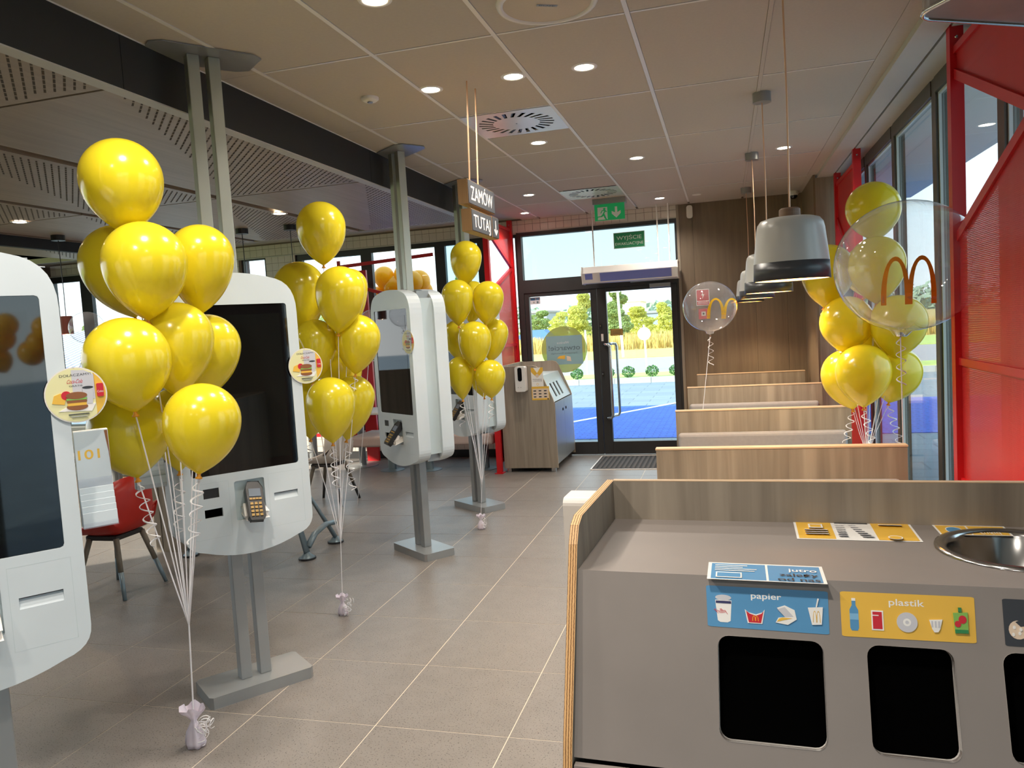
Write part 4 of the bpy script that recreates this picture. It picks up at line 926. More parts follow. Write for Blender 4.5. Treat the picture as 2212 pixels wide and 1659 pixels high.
# ---- red bars before the left windows
t = thing('red_screen', 'red post with diagonal bars before the back windows, between two balloon bunches', 'partition', (-4.63, 9.45, 0), 0, 'red perforated metal screens')
MB().box(-4.72, -4.55, 9.44, 9.48, 0, 2.55).build('post', 'red', t)
for a, b in (((-4.95, 9.46, 2.70), (-4.95, 9.46, .35)), ((-4.95, 9.46, 2.62), (-3.60, 9.46, 2.68)), ((-4.95, 9.46, 2.42), (-3.75, 9.46, 2.05)), ((-5.5, 9.46, .69), (-3.6, 9.46, .69)), ((-5.5, 9.46, .36), (-3.6, 9.46, .36))):
    a, b = V(a), V(b); tv = (b-a).normalized(); s = tv.cross(Y3)*.022; MB().prism([a-s, a+s, a+s+V((0, .02, 0)), a-s+V((0, .02, 0))], b-a).build('rail', 'red', t)

# ---- pendants
def pendant(loc, label, first=None):
    t = thing('pendant_lamp', label, 'lamp', loc, 0, 'grey pendants over the booth tables'); z0 = 1.80; T = Matrix.Translation((loc[0], loc[1], 0))
    o = [(.146, 1.80), (.143, 1.87)]; o2 = [(.143, 1.87), (.143, 1.8705), (.129, 2.0), (.124, 2.022), (.112, 2.038), (.09, 2.045), (.05, 2.049), (.001, 2.050)]
    sh = MB().lathe([(.140, 1.802)]+o+o2, 48, T); sh.m = [1 if i < 2*48 else 0 for i in range(len(sh.m))]; sh.build('shade', ['shade', 'shade_dark'], t, smooth=True)
    MB().lathe([(.139, 1.802), (.136, 1.87), (.122, 2.0), (.10, 2.03), (.001, 2.038)], 40, T).build('shade_lining', 'warm', t, smooth=True)
    MB().lathe([(.001, 2.084), (.033, 2.084), (.040, 2.078), (.041, 2.046), (.001, 2.046)], 28, T).build('cap', 'capwood', t, smooth=False)
    MB().tube([(loc[0], loc[1], 2.06), (loc[0]+.004, loc[1], 2.5), (loc[0], loc[1], ZC-.05)], .0036, 8).build('cord', 'cord', t)
    MB().cyl((loc[0], loc[1], ZC-.06), .055, .06, 28).build('ceiling_rose', 'steelgrey', t)
    li = bpy.data.lights.new('pendant_bulb', 'SPOT'); li.energy = 26; li.color = (1, .74, .45); li.spot_size = 2.2; li.spot_blend = .6; li.shadow_soft_size = .05
    lo = bpy.data.objects.new('pendant_bulb', li); COL.objects.link(lo); lo.parent = t; lo.location = (0, 0, 1.88); return t
pd = pendant((.262, 3.29, 0), 'nearest grey pendant lamp with dark band, over the booths')
for y, lab in ((5.14, 'second grey pendant lamp, mostly hidden behind the nearest one'), (6.99, 'third grey pendant lamp in the row over the booths'), (8.85, 'farthest grey pendant lamp in the row before the wood wall')):
    n = pd.copy(); COL.objects.link(n); n.location = (.27, y, 0); n['label'] = lab
    for ch in pd.children: c = ch.copy(); COL.objects.link(c); c.parent = n
# overhead lamp panel at the top right
a, b, c = onz(1953, 0, 2.35), onz(1995, 44, 2.35), onz(2212, 57, 2.35)
ex = (c-b).normalized(); ey = V((ex.y, -ex.x, 0)); cc = b+ex*-.035
Tm = Matrix(((ex.x, ey.x, 0, cc.x), (ex.y, ey.y, 0, cc.y), (0, 0, 1, 2.35), (0, 0, 0, 1)))
t = thing('hanging_panel', 'glossy grey rounded panel with chrome rim overhead at the top right corner', 'lamp', Tm.translation)
rr = rrect(0, .70, 0, .42, .055, 8)
MB().prism([Tm @ V((x, y, .004)) for x, y in rr], (0, 0, .03)).build('panel', mat('grey_gloss', L(150, 140, 138), .25, noise=.12, nscale=5), t)
MB().tube([Tm @ V((x, y, .004)) for x, y in rr], .006, 8, closed=True).build('rim', 'chrome', t, smooth=True)
for x in (.12, .58): MB().tube([Tm @ V((x, .21, .03)), (Tm @ V((x, .21, 0))).xy.to_3d()+V((0, 0, ZC))], .006, 8).build('hanger', 'chrome', t)

# ---- ceiling fittings
def downlight(x, y, label, lit=True, grp='round ceiling downlights', power=34):
    t = thing('downlight', label, 'ceiling light', (x, y, ZC), 0, grp); T = Matrix.Translation((x, y, ZC))
    MB().lathe([(.05, .002), (.052, -.004), (.068, -.003), (.070, 0)], 28, T).build('trim_ring', 'tbar', t, smooth=True)
    MB().lathe([(.001, -.002), (.05, -.002)], 24, T).build('lens', 'lens' if lit else 'tbar', t)
    if lit:
        li = bpy.data.lights.new('downlight_beam', 'SPOT'); li.energy = power; li.color = (1, .91, .80); li.spot_size = 2.5; li.spot_blend = .8; li.shadow_soft_size = .06
        lo = bpy.data.objects.new('downlight_beam', li); COL.objects.link(lo); lo.parent = t; lo.location = (0, 0, -.02)
    return t
for x, y, lab in ((-.665, 4.17, 'large lit downlight, brightest, in the middle of the ceiling'), (-1.048, 4.15, 'lit downlight between the speaker and the swirl vent, middle of a row of three'),
                  (-1.529, 4.16, 'lit downlight left of the sign rods'), (-1.276, 5.69, 'lit downlight just beyond the nearer swirl vent'), (-.659, 6.64, 'lit downlight right of the swirl vents'),
                  (-1.895, 7.86, 'lit downlight left of the far swirl vent'), (-2.243, 9.06, 'small warm downlight above the far red screen'), (-.655, 8.97, 'lit downlight above the entrance door'),
                  (.522, 6.915, 'lit downlight behind the pendant cords'), (-1.308, 2.98, 'lit downlight cut by the top picture edge')):
    downlight(x, y, lab)
for x, y in ((-1.6, 1.0), (-.4, .9), (-1.6, -1.0), (-.4, -1.0), (-1.6, 2.0)): downlight(x, y, 'unseen round downlight added to lift the room light', True, 'unseen downlights added for the room light', 50)  # out-of-view lamps added to lift the ambient light
for x, y, lab in ((-4.3, 3.4, 'recessed spotlight in the first dark gap of the veneer ceiling'), (-3.72, 6.1, 'recessed spotlight in the dark gap above the second balloon bunch'), (-5.6, 5.2, 'recessed spotlight deep in the veneer ceiling')):
    t = downlight(x, y, lab, True, 'spotlights of the veneer ceiling', 22); t.location.z = 2.795
t = thing('smoke_detector', 'small round white detector left of the downlights', 'detector', (-1.892, 4.144, ZC)); T = Matrix.Translation(t.location)
MB().lathe([(.05, 0), (.05, -.012), (.036, -.022), (.02, -.024), (.001, -.024)], 28, T).build('body', 'tbar', t, smooth=True); MB().lathe([(.016, -.0245), (.014, -.030), (.001, -.030)], 20, T).build('sensor', 'steelgrey', t)
t = thing('ceiling_disc', 'small flush disc in the ceiling before the wood wall', 'detector', (-.25, 8.97, ZC)); MB().lathe([(.05, 0), (.048, -.006), (.001, -.008)], 24, Matrix.Translation(t.location)).build('cover', 'tbar', t)
c = V((-.668, 3.29, ZC)); t = thing('ceiling_speaker', 'big round ceiling speaker cut by the top picture edge', 'speaker', c); T = Matrix.Translation(c)
MB().lathe([(.185, -.006), (.19, -.014), (.21, -.012), (.216, 0)], 56, T).build('rim', 'tbar', t, smooth=True); MB().lathe([(.001, -.012), (.10, -.011), (.187, -.007)], 56, T).build('grille', mat('speaker_grille', L(200, 186, 168), .7, noise=.06, nscale=300), t, smooth=True)
a = math.radians(28); pr = Print(lambda u, v, l: c+V((u*math.cos(a)-v*math.sin(a), u*math.sin(a)+v*math.cos(a), -.0125-l))); pr.rect(-.045, .045, -.010, .010, 'steelgrey', .002); pr.text('BOSE', -.035, -.006, .07, .012, 'p_dark'); 
pr.build('badge', t)
def vent(x, y, label):
    t = thing('swirl_vent', label, 'vent', (x, y, ZC), 0, 'square swirl vents in the ceiling'); s = .296
    fns = [[(.155*math.cos(a)+x, .155*math.sin(a)+y), (.25*math.cos(a+.13)+x, .25*math.sin(a+.13)+y), (.25*math.cos(a+.24)+x, .25*math.sin(a+.24)+y), (.155*math.cos(a+.14)+x, .155*math.sin(a+.14)+y)] for a in [2*PI*i/24 for i in range(24)]]
    z = ZC-.004; fpl = MB().prism([(x-s, y-s, z), (x+s, y-s, z), (x+s, y+s, z), (x-s, y+s, z)], (0, 0, .002), holes=[[(p[0], p[1], z) for p in f] for f in fns]).build('face_plate', 'vent', t)
    MB().box(x-.27, x+.27, y-.27, y+.27, ZC+.012, ZC+.016).build('dark_plenum', 'void', t)  # black sheet painted for the shade above the vent plate
    for f in fns:
        a, b = V((*f[0], ZC-.003)), V((*f[1], ZC-.003)); MB().prism([a, b, b+V((0, 0, .002)), a+V((0, 0, .002))], (V((*f[3], ZC+.012))-V((*f[0], ZC+.002)))*.6).build('vane', 'blackp', t)
    MB().cyl((x, y, z-.002), .006, .003, 10).build('screw', 'chrome', t)
M['vent'] = mat('white_vent_plate', L(226, 228, 232), .22, metal=.15)
vent(GX-1.5*gw, GY+2.25*gd, 'nearer square swirl vent beside the sign rods'); vent(GX-1.5*gw, GY+4.75*gd, 'far square swirl vent half hidden by the exit sign')
# security camera and motion sensor
t = thing('security_camera', 'white dome security camera in the ceiling corner by the wood wall', 'camera', (.80, 9.45, ZC)); T = Matrix.Translation(t.location)
MB().lathe([(.055, 0), (.055, -.03), (.045, -.05)], 24, T).build('base', 'tbar', t); MB().lathe([(.045, -.045), (.04, -.07), (.02, -.088), (.001, -.09)], 24, T).build('dome', 'black', t, smooth=True)
t = thing('motion_sensor', 'small white motion sensor high on the dark wood wall', 'sensor', (-.36, YB-.02, 2.93)); 
MB().prism([V((-.36+a, YB-.018, b)) for a, b in rrect(-.035, .035, 2.85, 3.0, .025, 4)], (0, -.04, 0)).build('body', 'tbar', t, bevel=.006); MB().box(-.385, -.335, YB-.062, YB-.058, 2.90, 2.935).build('lens', 'offwhite', t)
# exit sign box
t = thing('exit_sign', 'green emergency exit sign with running figure and arrow, under its grey box', 'sign', (-1.17, 8.60, ZC))
MB().box(-1.355, -.995, 8.57, 8.70, 2.966, ZC-.001).build('housing', 'steelgrey', t); MB().box(-1.34, -1.01, 8.60, 8.612, 2.79, 2.966).build('sign_plate', 'green', t)
p = Print(lambda u, v, l: V((-1.34+u*.33, 8.60-l-.0003, 2.79+v*.155))); p.rect(.10, .43, .06, .93, 'paper')
for q in ([(.33, .68), (.37, .66), (.30, .38), (.26, .42)], [(.22, .62), (.24, .72), (.35, .73), (.42, .60), (.39, .57), (.34, .66), (.26, .66)], [(.19, .52), (.22, .5), (.26, .64), (.24, .70)], [(.27, .45), (.32, .40), (.25, .25), (.06, .24), (.06, .30), (.21, .32)], [(.28, .44), (.33, .46), (.39, .12), (.42, .06), (.36, .06), (.33, .14), (.29, .34)], [(.05, .18), (.11, .18), (.11, .24), (.05, .24)]): p.poly(q, 'green', lift=3)
p.disc(.33, .80, .04, 'green', .085, lift=3); p.poly([(.68, .9), (.76, .9), (.76, .5), (.87, .62), (.87, .42), (.72, .12), (.57, .42), (.57, .62), (.68, .5)], 'paper'); p.build('pictogram', t)
t = thing('exit_text_sign', 'green sign reading WYJŚCIE EWAKUACYJNE on the transom glass', 'sign', (-1.10, 9.66, 2.57)); MB().box(-1.288, -.906, 9.66, 9.665, 2.567, 2.762).build('sign_plate', 'paper', t)
p = Print(lambda u, v, l: V((-1.288+u*.382, 9.66-l-.0003, 2.567+v*.195))); p.rect(.02, .98, .03, .97, 'green2'); p.text('WYJŚCIE', .1, .54, .8, .24, 'paper'); p.text('EWAKUACYJNE', .05, .2, .9, .18, 'paper'); p.build('lettering', t)
# air curtain over the door
t = thing('air_curtain', 'white air curtain with blue inlet hanging on rods over the entrance', 'air curtain', (-1.06, 9.35, 2.15))
MB().prism([(-1.64, 9.28, 2.345), (-1.64, 9.26, 2.27), (-1.64, 9.30, 2.15), (-1.64, 9.50, 2.15), (-1.64, 9.52, 2.345)], (1.13, 0, 0)).build('casing', 'tbar', t, bevel=.008)
MB().prism([(-1.60, 9.258, 2.262), (-1.60, 9.297, 2.165), (-1.60, 9.30, 2.165), (-1.60, 9.262, 2.262)], (.09, 0, 0)).prism([(-1.42, 9.256, 2.262), (-1.42, 9.295, 2.165), (-1.42, 9.30, 2.165), (-1.42, 9.262, 2.262)], (.84, 0, 0)).build('inlet_grille', 'airglow', t)
for x in (-.512, -1.642):
    MB().prism([(x, 9.27, 2.35), (x, 9.245, 2.26), (x, 9.29, 2.14), (x, 9.51, 2.14), (x, 9.53, 2.35)], (.006, 0, 0)).build('end_cap', 'offwhite', t)
for x in (-1.50, -.73, -.60): MB().tube([(x, 9.40, 2.34), (x, 9.40, ZC)], .008, 8).build('rod', 'tbar', t)
p = Print(lambda u, v, l: V((-.78+u*.2, 9.273-l, 2.30+v*.02))); [p.rect(.1+i*.13, .19+i*.13, .2, .6, 'p_dark') for i in range(6)]; p.build('badge', t)
# hanging sign ZAMÓW / TUTAJ
t = thing('order_here_sign', 'two-part wooden hanging sign reading ZAMÓW TUTAJ with an arrow', 'sign', (-1.31, 4.22, 2.2))
def sblock(y0, y1, z0, z1, txt):
    b = MB().box(-1.348, -1.292, y0, y1, z0, z1).build('sign_block', 'signoak', t); fc = MB().box(-1.292, -1.2885, y0+.004, y1-.002, z0+.004, z1-.004).build('face_board', 'sign_face', b)
    p = Print(lambda u, v, l: V((-1.2884+l, y0+u*(y1-y0), z0+v*(z1-z0))))
    if txt: p.text(txt, .09, .2, .82, .6, 'letter')
    else: p.rect(.46, .54, .32, .82, 'letter'); p.poly([(.5, .12), (.78, .36), (.70, .42), (.5, .26), (.30, .42), (.22, .36)], 'letter')
    p.build('lettering', b)
sblock(3.98, 4.47, 2.353, 2.483, 'ZAMÓW'); sblock(4.015, 4.385, 2.212, 2.332, 'TUTAJ'); sblock(4.40, 4.53, 2.212, 2.337, None)
for y in (4.11, 4.26): MB().tube([(-1.32, y, 2.483), (-1.30, y, ZC)], .004, 6).build('rod', 'cord', t); MB().tube([(-1.32, y, 2.332), (-1.32, y, 2.353)], .004, 6).build('link', 'chrome', t)
# signs on the wood wall, behind the clear balloon
t = thing('power_switch_sign', 'dark red sign with a lightning bolt on the wood wall', 'sign', (-.247, YB-.02, 1.80)); yy = YB-.019
MB().box(-.325, -.17, yy-.004, yy, 1.803, 1.998).build('sign_plate', 'paper', t)
p = Print(lambda u, v, l: V((-.325+u*.155, yy-.0042-l, 1.803+v*.195))); p.rect(.05, .95, .30, .96, 'p_red'); p.rect(.05, .95, .04, .26, 'p_red'); p.poly([(.52, .90), (.40, .62), (.50, .64), (.46, .40), (.62, .70), (.52, .67)], 'paper')
for v in (.10, .18): p.rect(.12, .88, v, v+.03, 'paper')
p.build('print', t)
t = thing('power_switch', 'red emergency power switch box below the lightning sign', 'switch', (-.245, YB-.02, 1.64)); MB().box(-.303, -.187, yy-.05, yy, 1.64, 1.765).build('box', 'red', t, bevel=.006); MB().box(-.27, -.22, yy-.053, yy-.05, 1.68, 1.73).build('glass_field', 'offwhite', t); MB().cyl((0, 0, 0), .012, .004, 14, T=Matrix.Translation((-.245, yy-.053, 1.705)) @ Matrix.Rotation(PI/2, 4, 'X')).build('button', 'blackp', t)
# door stickers
Mr = M['round_film'] = glassy('tinted_round_film', (.62, .70, .44), 1.3, .3, .45, L(200, 200, 140)[:3]); M['film_blue'] = glassy('pale_blue_film', (.6, .75, .8), 1.3, .3, .6, L(176, 208, 220)[:3])
t = thing('round_window_sticker', 'large round tinted sticker on the left door leaf, lettering seen mirrored', 'sticker', (-1.985, YB+.018, 1.36))
MB().cyl((0, 0, 0), .295, .0012, 48, T=Matrix.Translation((-1.985, YB+.0195, 1.36)) @ Matrix.Rotation(PI/2, 4, 'X')).build('film', 'round_film', t); MB().box(-2.215, -1.75, YB+.0170, YB+.018, 1.17, 1.535).build('film_field', 'film_blue', t)
M['p_slate'] = mat('print_slate', L(96, 116, 124), .6)
p = Print(lambda u, v, l: V((-2.215+u*.465, YB+.0168-l, 1.17+v*.365))); p.text('otwarcie!', .06, .50, .88, .18, 'p_slate', mirror=True); p.text('Wkrótce', .30, .72, .34, .09, 'p_grey', mirror=True); p.text('Zapraszamy Równolegle', .12, .37, .74, .055, 'p_slate', mirror=True)
p.poly([(.28, .22), (.36, .3), (.52, .32), (.5, .18)], 'p_yel'); p.poly([(.55, .30), (.66, .26), (.68, .1), (.56, .12)], 'p_tan'); p.build('lettering', t)
p = Print(lambda u, v, l: V((-2.395+u*.135, YB+.0185-l, 1.955+v*.09))); p.rect(0, 1, 0, 1, 'p_grey'); p.rect(.1, .5, .55, .88, 'p_blue'); p.rect(.6, .88, .55, .88, 'p_blue2'); p.rect(.3, .45, .15, .4, 'steelgrey'); p.rect(.65, .82, .12, .42, 'p_slate')
finish(p.build('door_rules_sticker'), 'small grey and blue sticker in the top corner of the left door leaf', 'sticker', 'stickers on the entrance glass')
p = Print(lambda u, v, l: V((-1.385+u*.155, YB+.0185-l, 1.50+v*.085))); p.rect(0, 1, 0, 1, 'p_brown'); p.rect(.03, .97, .05, .95, 'notice'); [p.rect(.15, .85, .66-i*.2, .72-i*.2, 'p_dark') for i in range(3)]
finish(p.build('door_notice'), 'small brown notice on the right door leaf beside the lock', 'sticker', 'stickers on the entrance glass')
# entrance mat
t = thing('entrance_mat', 'black ribbed entrance mat before the door', 'mat', (-1.0, 9.1, 0)); MB().box(-1.54, -.60, 8.68, 9.53, 0, .006).build('mat_base', 'mat1', t)
for i in range(17): MB().box(-1.525+i*.055, -1.495+i*.055, 8.70, 9.51, .006, .010).build('mat_rib', 'mat2', t)
MB().box(-1.555, -1.54, 8.665, 9.545, 0, .009).box(-.60, -.585, 8.665, 9.545, 0, .009).box(-1.54, -.60, 8.665, 8.68, 0, .009).box(-1.54, -.60, 9.53, 9.545, 0, .009).build('mat_edge', 'tbar', t)

# ---- left dining area: shell chairs, tables, benches, banquette
def shell_chair(name, loc, rz, shellm, legm, label, sock=None):
    t = thing(name, label, 'chair', loc, rz, 'shell chairs in the left dining area'); W = WM[t]
    prof = [(.21, .455), (.20, .44), (.12, .43), (0, .425), (-.12, .43), (-.19, .455), (-.225, .52), (-.245, .60), (-.255, .72), (-.262, .83)]   # x forward, z
    wd_ = [.20, .215, .225, .23, .235, .24, .24, .235, .22, .15]; up_ = [.0, .02, .05, .09, .13, .14, .10, .06, .03, .0]
    vs = []; n = 9
    for (x, z), w, u in zip(prof, wd_, up_):
        for i in range(n):
            a = (i/(n-1)*2-1); back = z > .5
            vs.append(W @ V((x+(abs(a)**3*(.14 if back else .0)), a*w, z+abs(a)**4*(u if not back else 0)+(-abs(a)**4*.06 if z > .8 else 0))))
    fs = [(i*n+j, i*n+j+1, (i+1)*n+j+1, (i+1)*n+j) for i in range(len(prof)-1) for j in range(n-1)]
    o = MB().add(vs, fs).build('shell', shellm, t, smooth=True); md = o.modifiers.new('thick', 'SOLIDIFY'); md.thickness = .012
    MB().box(-.14, .12, -.13, .13, .385, .42, T=W).build('seat_support', 'darkwood', t, bevel=.01)
    for sx, sy in ((1, 1), (1, -1), (-1, 1), (-1, -1)):
        a, b = W @ V((.11*sx-.02, .12*sy, .40)), W @ V((.21*sx-.02, .20*sy, 0)); k = a.lerp(b, .55)
        lg = MB().tube([a, k], [.02, .017], 10).build('leg', legm, t, smooth=True)
        MB().tube([k, b], [.017, .013], 10).build('leg_end', sock or legm, lg, smooth=True)
    return t
shell_chair('shell_chair', (-4.20, 4.40, 0), PI, 'redchair', 'legwood', 'red shell chair on wooden legs behind the number cards', 'bluegrey')
shell_chair('shell_chair', (-3.98, 7.05, 0), PI, 'tabletop', 'legwood', 'pale shell chair with dark leg ends behind the second balloon bunch', 'blackp')
def round_table(x, y, r, label, m='tabletop', h=.74, base=.23):
    t = thing('cafe_table', label, 'table', (x, y, 0), 0, 'tables of the left dining area')
    MB().lathe([(.001, h-.03), (r-.02, h-.03), (r, h-.02), (r, h-.005), (r-.006, h), (.001, h)], 48, Matrix.Translation((x, y, 0))).build('tabletop', m, t)
    MB().cyl((x, y, .01), .055, h-.04, 24).build('column', 'steelgrey', t); MB().lathe([(base, 0), (base, .008), (.07, .016), (.001, .016)], 40, Matrix.Translation((x, y, 0))).build('floor_disc', 'chrome', t); return t
round_table(-5.30, 9.05, .34, 'pale table top by the back windows left of the edge-on kiosk')
round_table(-5.68, 6.05, .36, 'table with round steel foot beyond the red chair')
# trestle table with splayed blue grey legs
t = thing('trestle_table', 'grey table with blue grey A-shaped legs behind the second kiosk', 'table', (-3.6, 5.4, 0), 0, 'tables of the left dining area')
MB().prism([V((-3.80+.50*math.cos(a), 5.42+.36*math.sin(a), .70)) for a in [2*PI*i/40 for i in range(40)]], (0, 0, .03)).build('tabletop', 'bluegrey', t)
for x0, x1 in ((-3.165, -3.40), (-4.22, -4.05)):
    A, B = V((x0, 5.19, .05)), V((x0, 5.64, .05)); A2, B2 = V((x1+.0, 5.30, .70)), V((x1-.02, 5.44, .70))
    for p, q in ((A, A2), (B, B2)): MB().tube([p, p.lerp(q, .5), q], [.035, .028, .025], 10, flat=.55).build('leg', 'bluegrey', t, smooth=True)
    MB().tube([A+V((0, .02, .04)), A.lerp(B, .3)+V((0, 0, .11)), A.lerp(B, .7)+V((0, 0, .14)), B+V((0, 0, .12))], [.03, .027, .027, .03], 10, flat=.7).build('stretcher', 'bluegrey', t, smooth=True)
    MB().tube([A.lerp(A2, .5), B.lerp(B2, .62)], .018, 8).build('upper_stretcher', 'bluegrey', t, smooth=True)
    for p in (A, B): MB().lathe([(.06, 0), (.058, .015), (.04, .03), (.001, .07)], 20, Matrix.Translation((p.x, p.y, 0))).build('foot', 'bluegrey', t, smooth=True); MB().cyl((p.x, p.y, 0), .066, .014).build('rubber_pad', 'blackp', t)
def padbench(x0, x1, y0, y1, posts, label):
    t = thing('padded_bench', label, 'bench', ((x0+x1)/2, y0, 0), 0, 'padded benches under the back windows')
    MB().box(x0, x1, y0, y1, .33, .46).build('seat_cushion', 'pinkfab', t, bevel=.03, seg=3)
    for x in posts: MB().cyl((x, y0+.28, .01), .05, .33, 24).build('post', 'bluegrey', t); MB().lathe([(.15, 0), (.15, .006), (.055, .012), (.001, .012)], 36, Matrix.Translation((x, y0+.28, 0))).build('floor_disc', 'bluegrey', t)
    return t
padbench(-4.50, -3.36, 8.50, 9.15, (-4.06, -3.56), 'beige padded bench on grey posts behind the edge-on kiosk')
padbench(-3.20, -2.66, 8.55, 9.15, (-2.86,), 'padded bench partly hidden behind the farthest kiosk and waste station')
t = thing('cafe_table', 'pale table above the padded bench behind the edge-on kiosk', 'table', (-4.35, 8.9, 0), 0, 'tables of the left dining area')
MB().box(-4.75, -3.95, 8.55, 9.2, .72, .75).build('tabletop', 'tabletop', t, bevel=.008)
MB().cyl((-4.62, 9.10, 0), .045, .72).build('column', 'steelgrey', t); MB().lathe([(.2, 0), (.2, .008), (.001, .012)], 30, Matrix.Translation((-4.62, 9.10, 0))).build('floor_disc', 'steelgrey', t)
t = thing('banquette', 'low banquette with brown wood base and dark green back beyond the red chair', 'bench', (-6.3, 6.6, 0))
MB().box(-8.6, -4.9, 6.75, 7.3, 0, .34).build('base', 'counter', t); MB().box(-8.6, -4.9, 6.76, 7.3, .34, .50).build('seat', 'greenwall', t, bevel=.02); MB().box(-8.6, -4.9, 7.2, 7.4, .34, .85).build('backrest', 'greenwall', t, bevel=.02)
t = thing('wood_partition', 'narrow oak partition seen past the left edge of the second kiosk', 'partition', (-4.4, 5.3, 0))
MB().box(-4.55, -4.31, 5.28, 5.32, 0, 1.32).build('board', 'oak', t); MB().box(-4.62, -4.56, 5.28, 6.0, 0, 1.32).build('board', 'oak', t)
def tube_pendant(x, y, zc, z0, label, lampz=None):
    t = thing('tube_pendant', label, 'lamp', (x, y, zc), 0, 'small cylinder pendants of the left dining area'); T = Matrix.Translation((x, y, 0))
    MB().cyl((x, y, zc-.05), .06, .05).build('ceiling_rose', 'blackp', t); MB().tube([(x, y, zc-.05), (x+.004, y, (zc+z0)/2), (x, y, z0+.17)], .004, 6).build('cord', 'blackp', t)
    MB().lathe([(.052, z0), (.055, z0), (.055, z0+.165), (.05, z0+.17), (.001, z0+.17)], 28, T).build('shade', 'terracotta', t); MB().lathe([(.05, z0+.002), (.048, z0+.1), (.001, z0+.1)], 24, T).build('shade_lining', 'warm', t)
    li = bpy.data.lights.new('bulb', 'POINT'); li.energy = 4; li.color = (1, .75, .5); li.shadow_soft_size = .03; lo = bpy.data.objects.new('bulb', li); COL.objects.link(lo); lo.parent = t; lo.location = (0, 0, z0+.03-zc)
tube_pendant(-6.03, 6.0, 2.80, 1.87, 'brown cylinder pendant lamp beside the leftmost kiosk')
tube_pendant(-4.04, 6.79, 2.80, 1.87, 'thin black pendant cord left of the second bunch, near canopy')
tube_pendant(-4.53, 6.72, 2.80, 1.87, 'thin black pendant cord behind the second kiosk posts')
tube_pendant(-6.60, 5.6, 2.80, 1.9, 'pendant with black canopy above the leftmost kiosk')

# ================================================================== BALLOONS
def balloon_mesh(K, T_, r):
    ax = (T_-K); H = ax.length; z = ax.normalized(); x = z.orthogonal().normalized(); y = z.cross(x); R = Matrix((x, y, z)).transposed().to_4x4(); M4 = Matrix.Translation(K) @ R
    zt = H-r*1.0; pr = []
    n1, n2 = 12, 14
    for i in range(n2+1):
        u = 1-i/n2; pr.append((max(.007, r*max(0, (1-u**2.15))**.80), zt*(1-u)+.001))
    for i in range(1, n1+1):
        a = PI/2*i/n1; pr.append((max(.0003, r*math.cos(a)), zt+r*math.sin(a)))
    return pr, M4
def balloon(tx, ty, kx, ky, rx, dist, junction, wtop, label, group, curl=0, clear=False, name='balloon', string=True):
    C_ = ((tx+kx)/2, (ty+ky)/2); dz = dist
    K = atd(kx, ky, dz); T_ = atd(tx, ty, dz); r = rx/F*dz/(CO+ray(*C_)-CO).length*1.0
    r = rx*dz/F*(1/ray(*C_).length)
    t = thing(name, label, 'balloon', K, 0, group)
    pr, M4 = balloon_mesh(K, T_, r)
    MB().lathe(pr, 36, M4).build('skin', 'bubble' if clear else 'yellow', t, smooth=True)
    zax = (T_-K).normalized()
    MB().lathe([(.003, .004), (.007, -.002), (.006, -.006), (.013, -.014), (.011, -.018), (.001, -.016)], 10, M4).build('knot', 'orange', t, smooth=True)
    if string:
        rib = MB(); a = K-zax*.008; pts = [a]; 
        if junction is not None:
            m_ = a.lerp(junction, .5)+V((random.uniform(-.012, .012), random.uniform(-.012, .012), 0)); pts += [a.lerp(m_, .5), m_, junction, wtop]
        else: pts += [wtop]
        rib.tube(pts, .0036, 5, flat=.5).build('ribbon', 'ribbon', t)
        if curl:
            c = MB(); q = []; N = 90; L_ = curl*1.25; d = V((random.uniform(-.25, .25), random.uniform(-.2, .2), -1)).normalized(); rr_ = .021; ph = random.uniform(0, 6)
            b0 = K-zax*.012
            for i in range(N):
                s = i/(N-1); an = ph+s*2*PI*curl*24; w = rr_*min(1, s*6); q.append(b0+d*(L_*s)+V((math.cos(an)*w, math.sin(an)*w, 0)))
            c.tube(q, .0034, 4, flat=.5).build('curl', 'ribbon', t)
    return t, K, T_, r
def weight(px, py, name_label, big=1.0, seed=0):
    random.seed(seed+50); g = onz(px, py, 0); t = thing('balloon_weight', name_label, 'weight', g, 0, 'white satin balloon weights'); T = Matrix.Translation(g)
    vs = []; n = 20; pr = [(.001, .0), (.032, .002), (.036, .02), (.030, .055), (.014, .085), (.009, .095), (.02, .115), (.035, .135), (.04, .145)]
    for i, (r, z) in enumerate(pr):
        for j in range(n):
            a = 2*PI*j/n; k = 1+.16*math.sin(a*6+i*.3)+(.25*math.sin(a*5+1) if z > .1 else 0); vs.append(T @ V((r*k*math.cos(a)*big, r*k*math.sin(a)*big*.8, (z+(.012*math.sin(a*4) if z > .12 else 0))*big)))
    MB().add(vs, [(i*n+j, i*n+(j+1) % n, (i+1)*n+(j+1) % n, (i+1)*n+j) for i in range(len(pr)-1) for j in range(n)]).build('satin_bag', 'satin', t, smooth=True)
    cb = MB()
    for k in range(9):
        c = g+V((random.uniform(.015, .05)*big, random.uniform(-.03, .02), random.uniform(.02, .11)*big)); q = []; ax = V((random.gauss(0, 1), random.gauss(0, 1), random.gauss(0, 1))).normalized(); b = ax.orthogonal().normalized(); e = ax.cross(b); R_ = random.uniform(.010, .022)*big
        for i in range(22): an = i/21*2*PI*1.7; q.append(c+(b*math.cos(an)+e*math.sin(an))*R_+ax*(i/21*.03))
        for p in q: p.z = max(p.z, .003)
        cb.tube(q, .0022, 4, flat=.5)
    stuff(cb.build('ribbon_curls', 'ribbon', t))
    return g+V((0, 0, .095*big))
Y_ = 'yellow balloon'
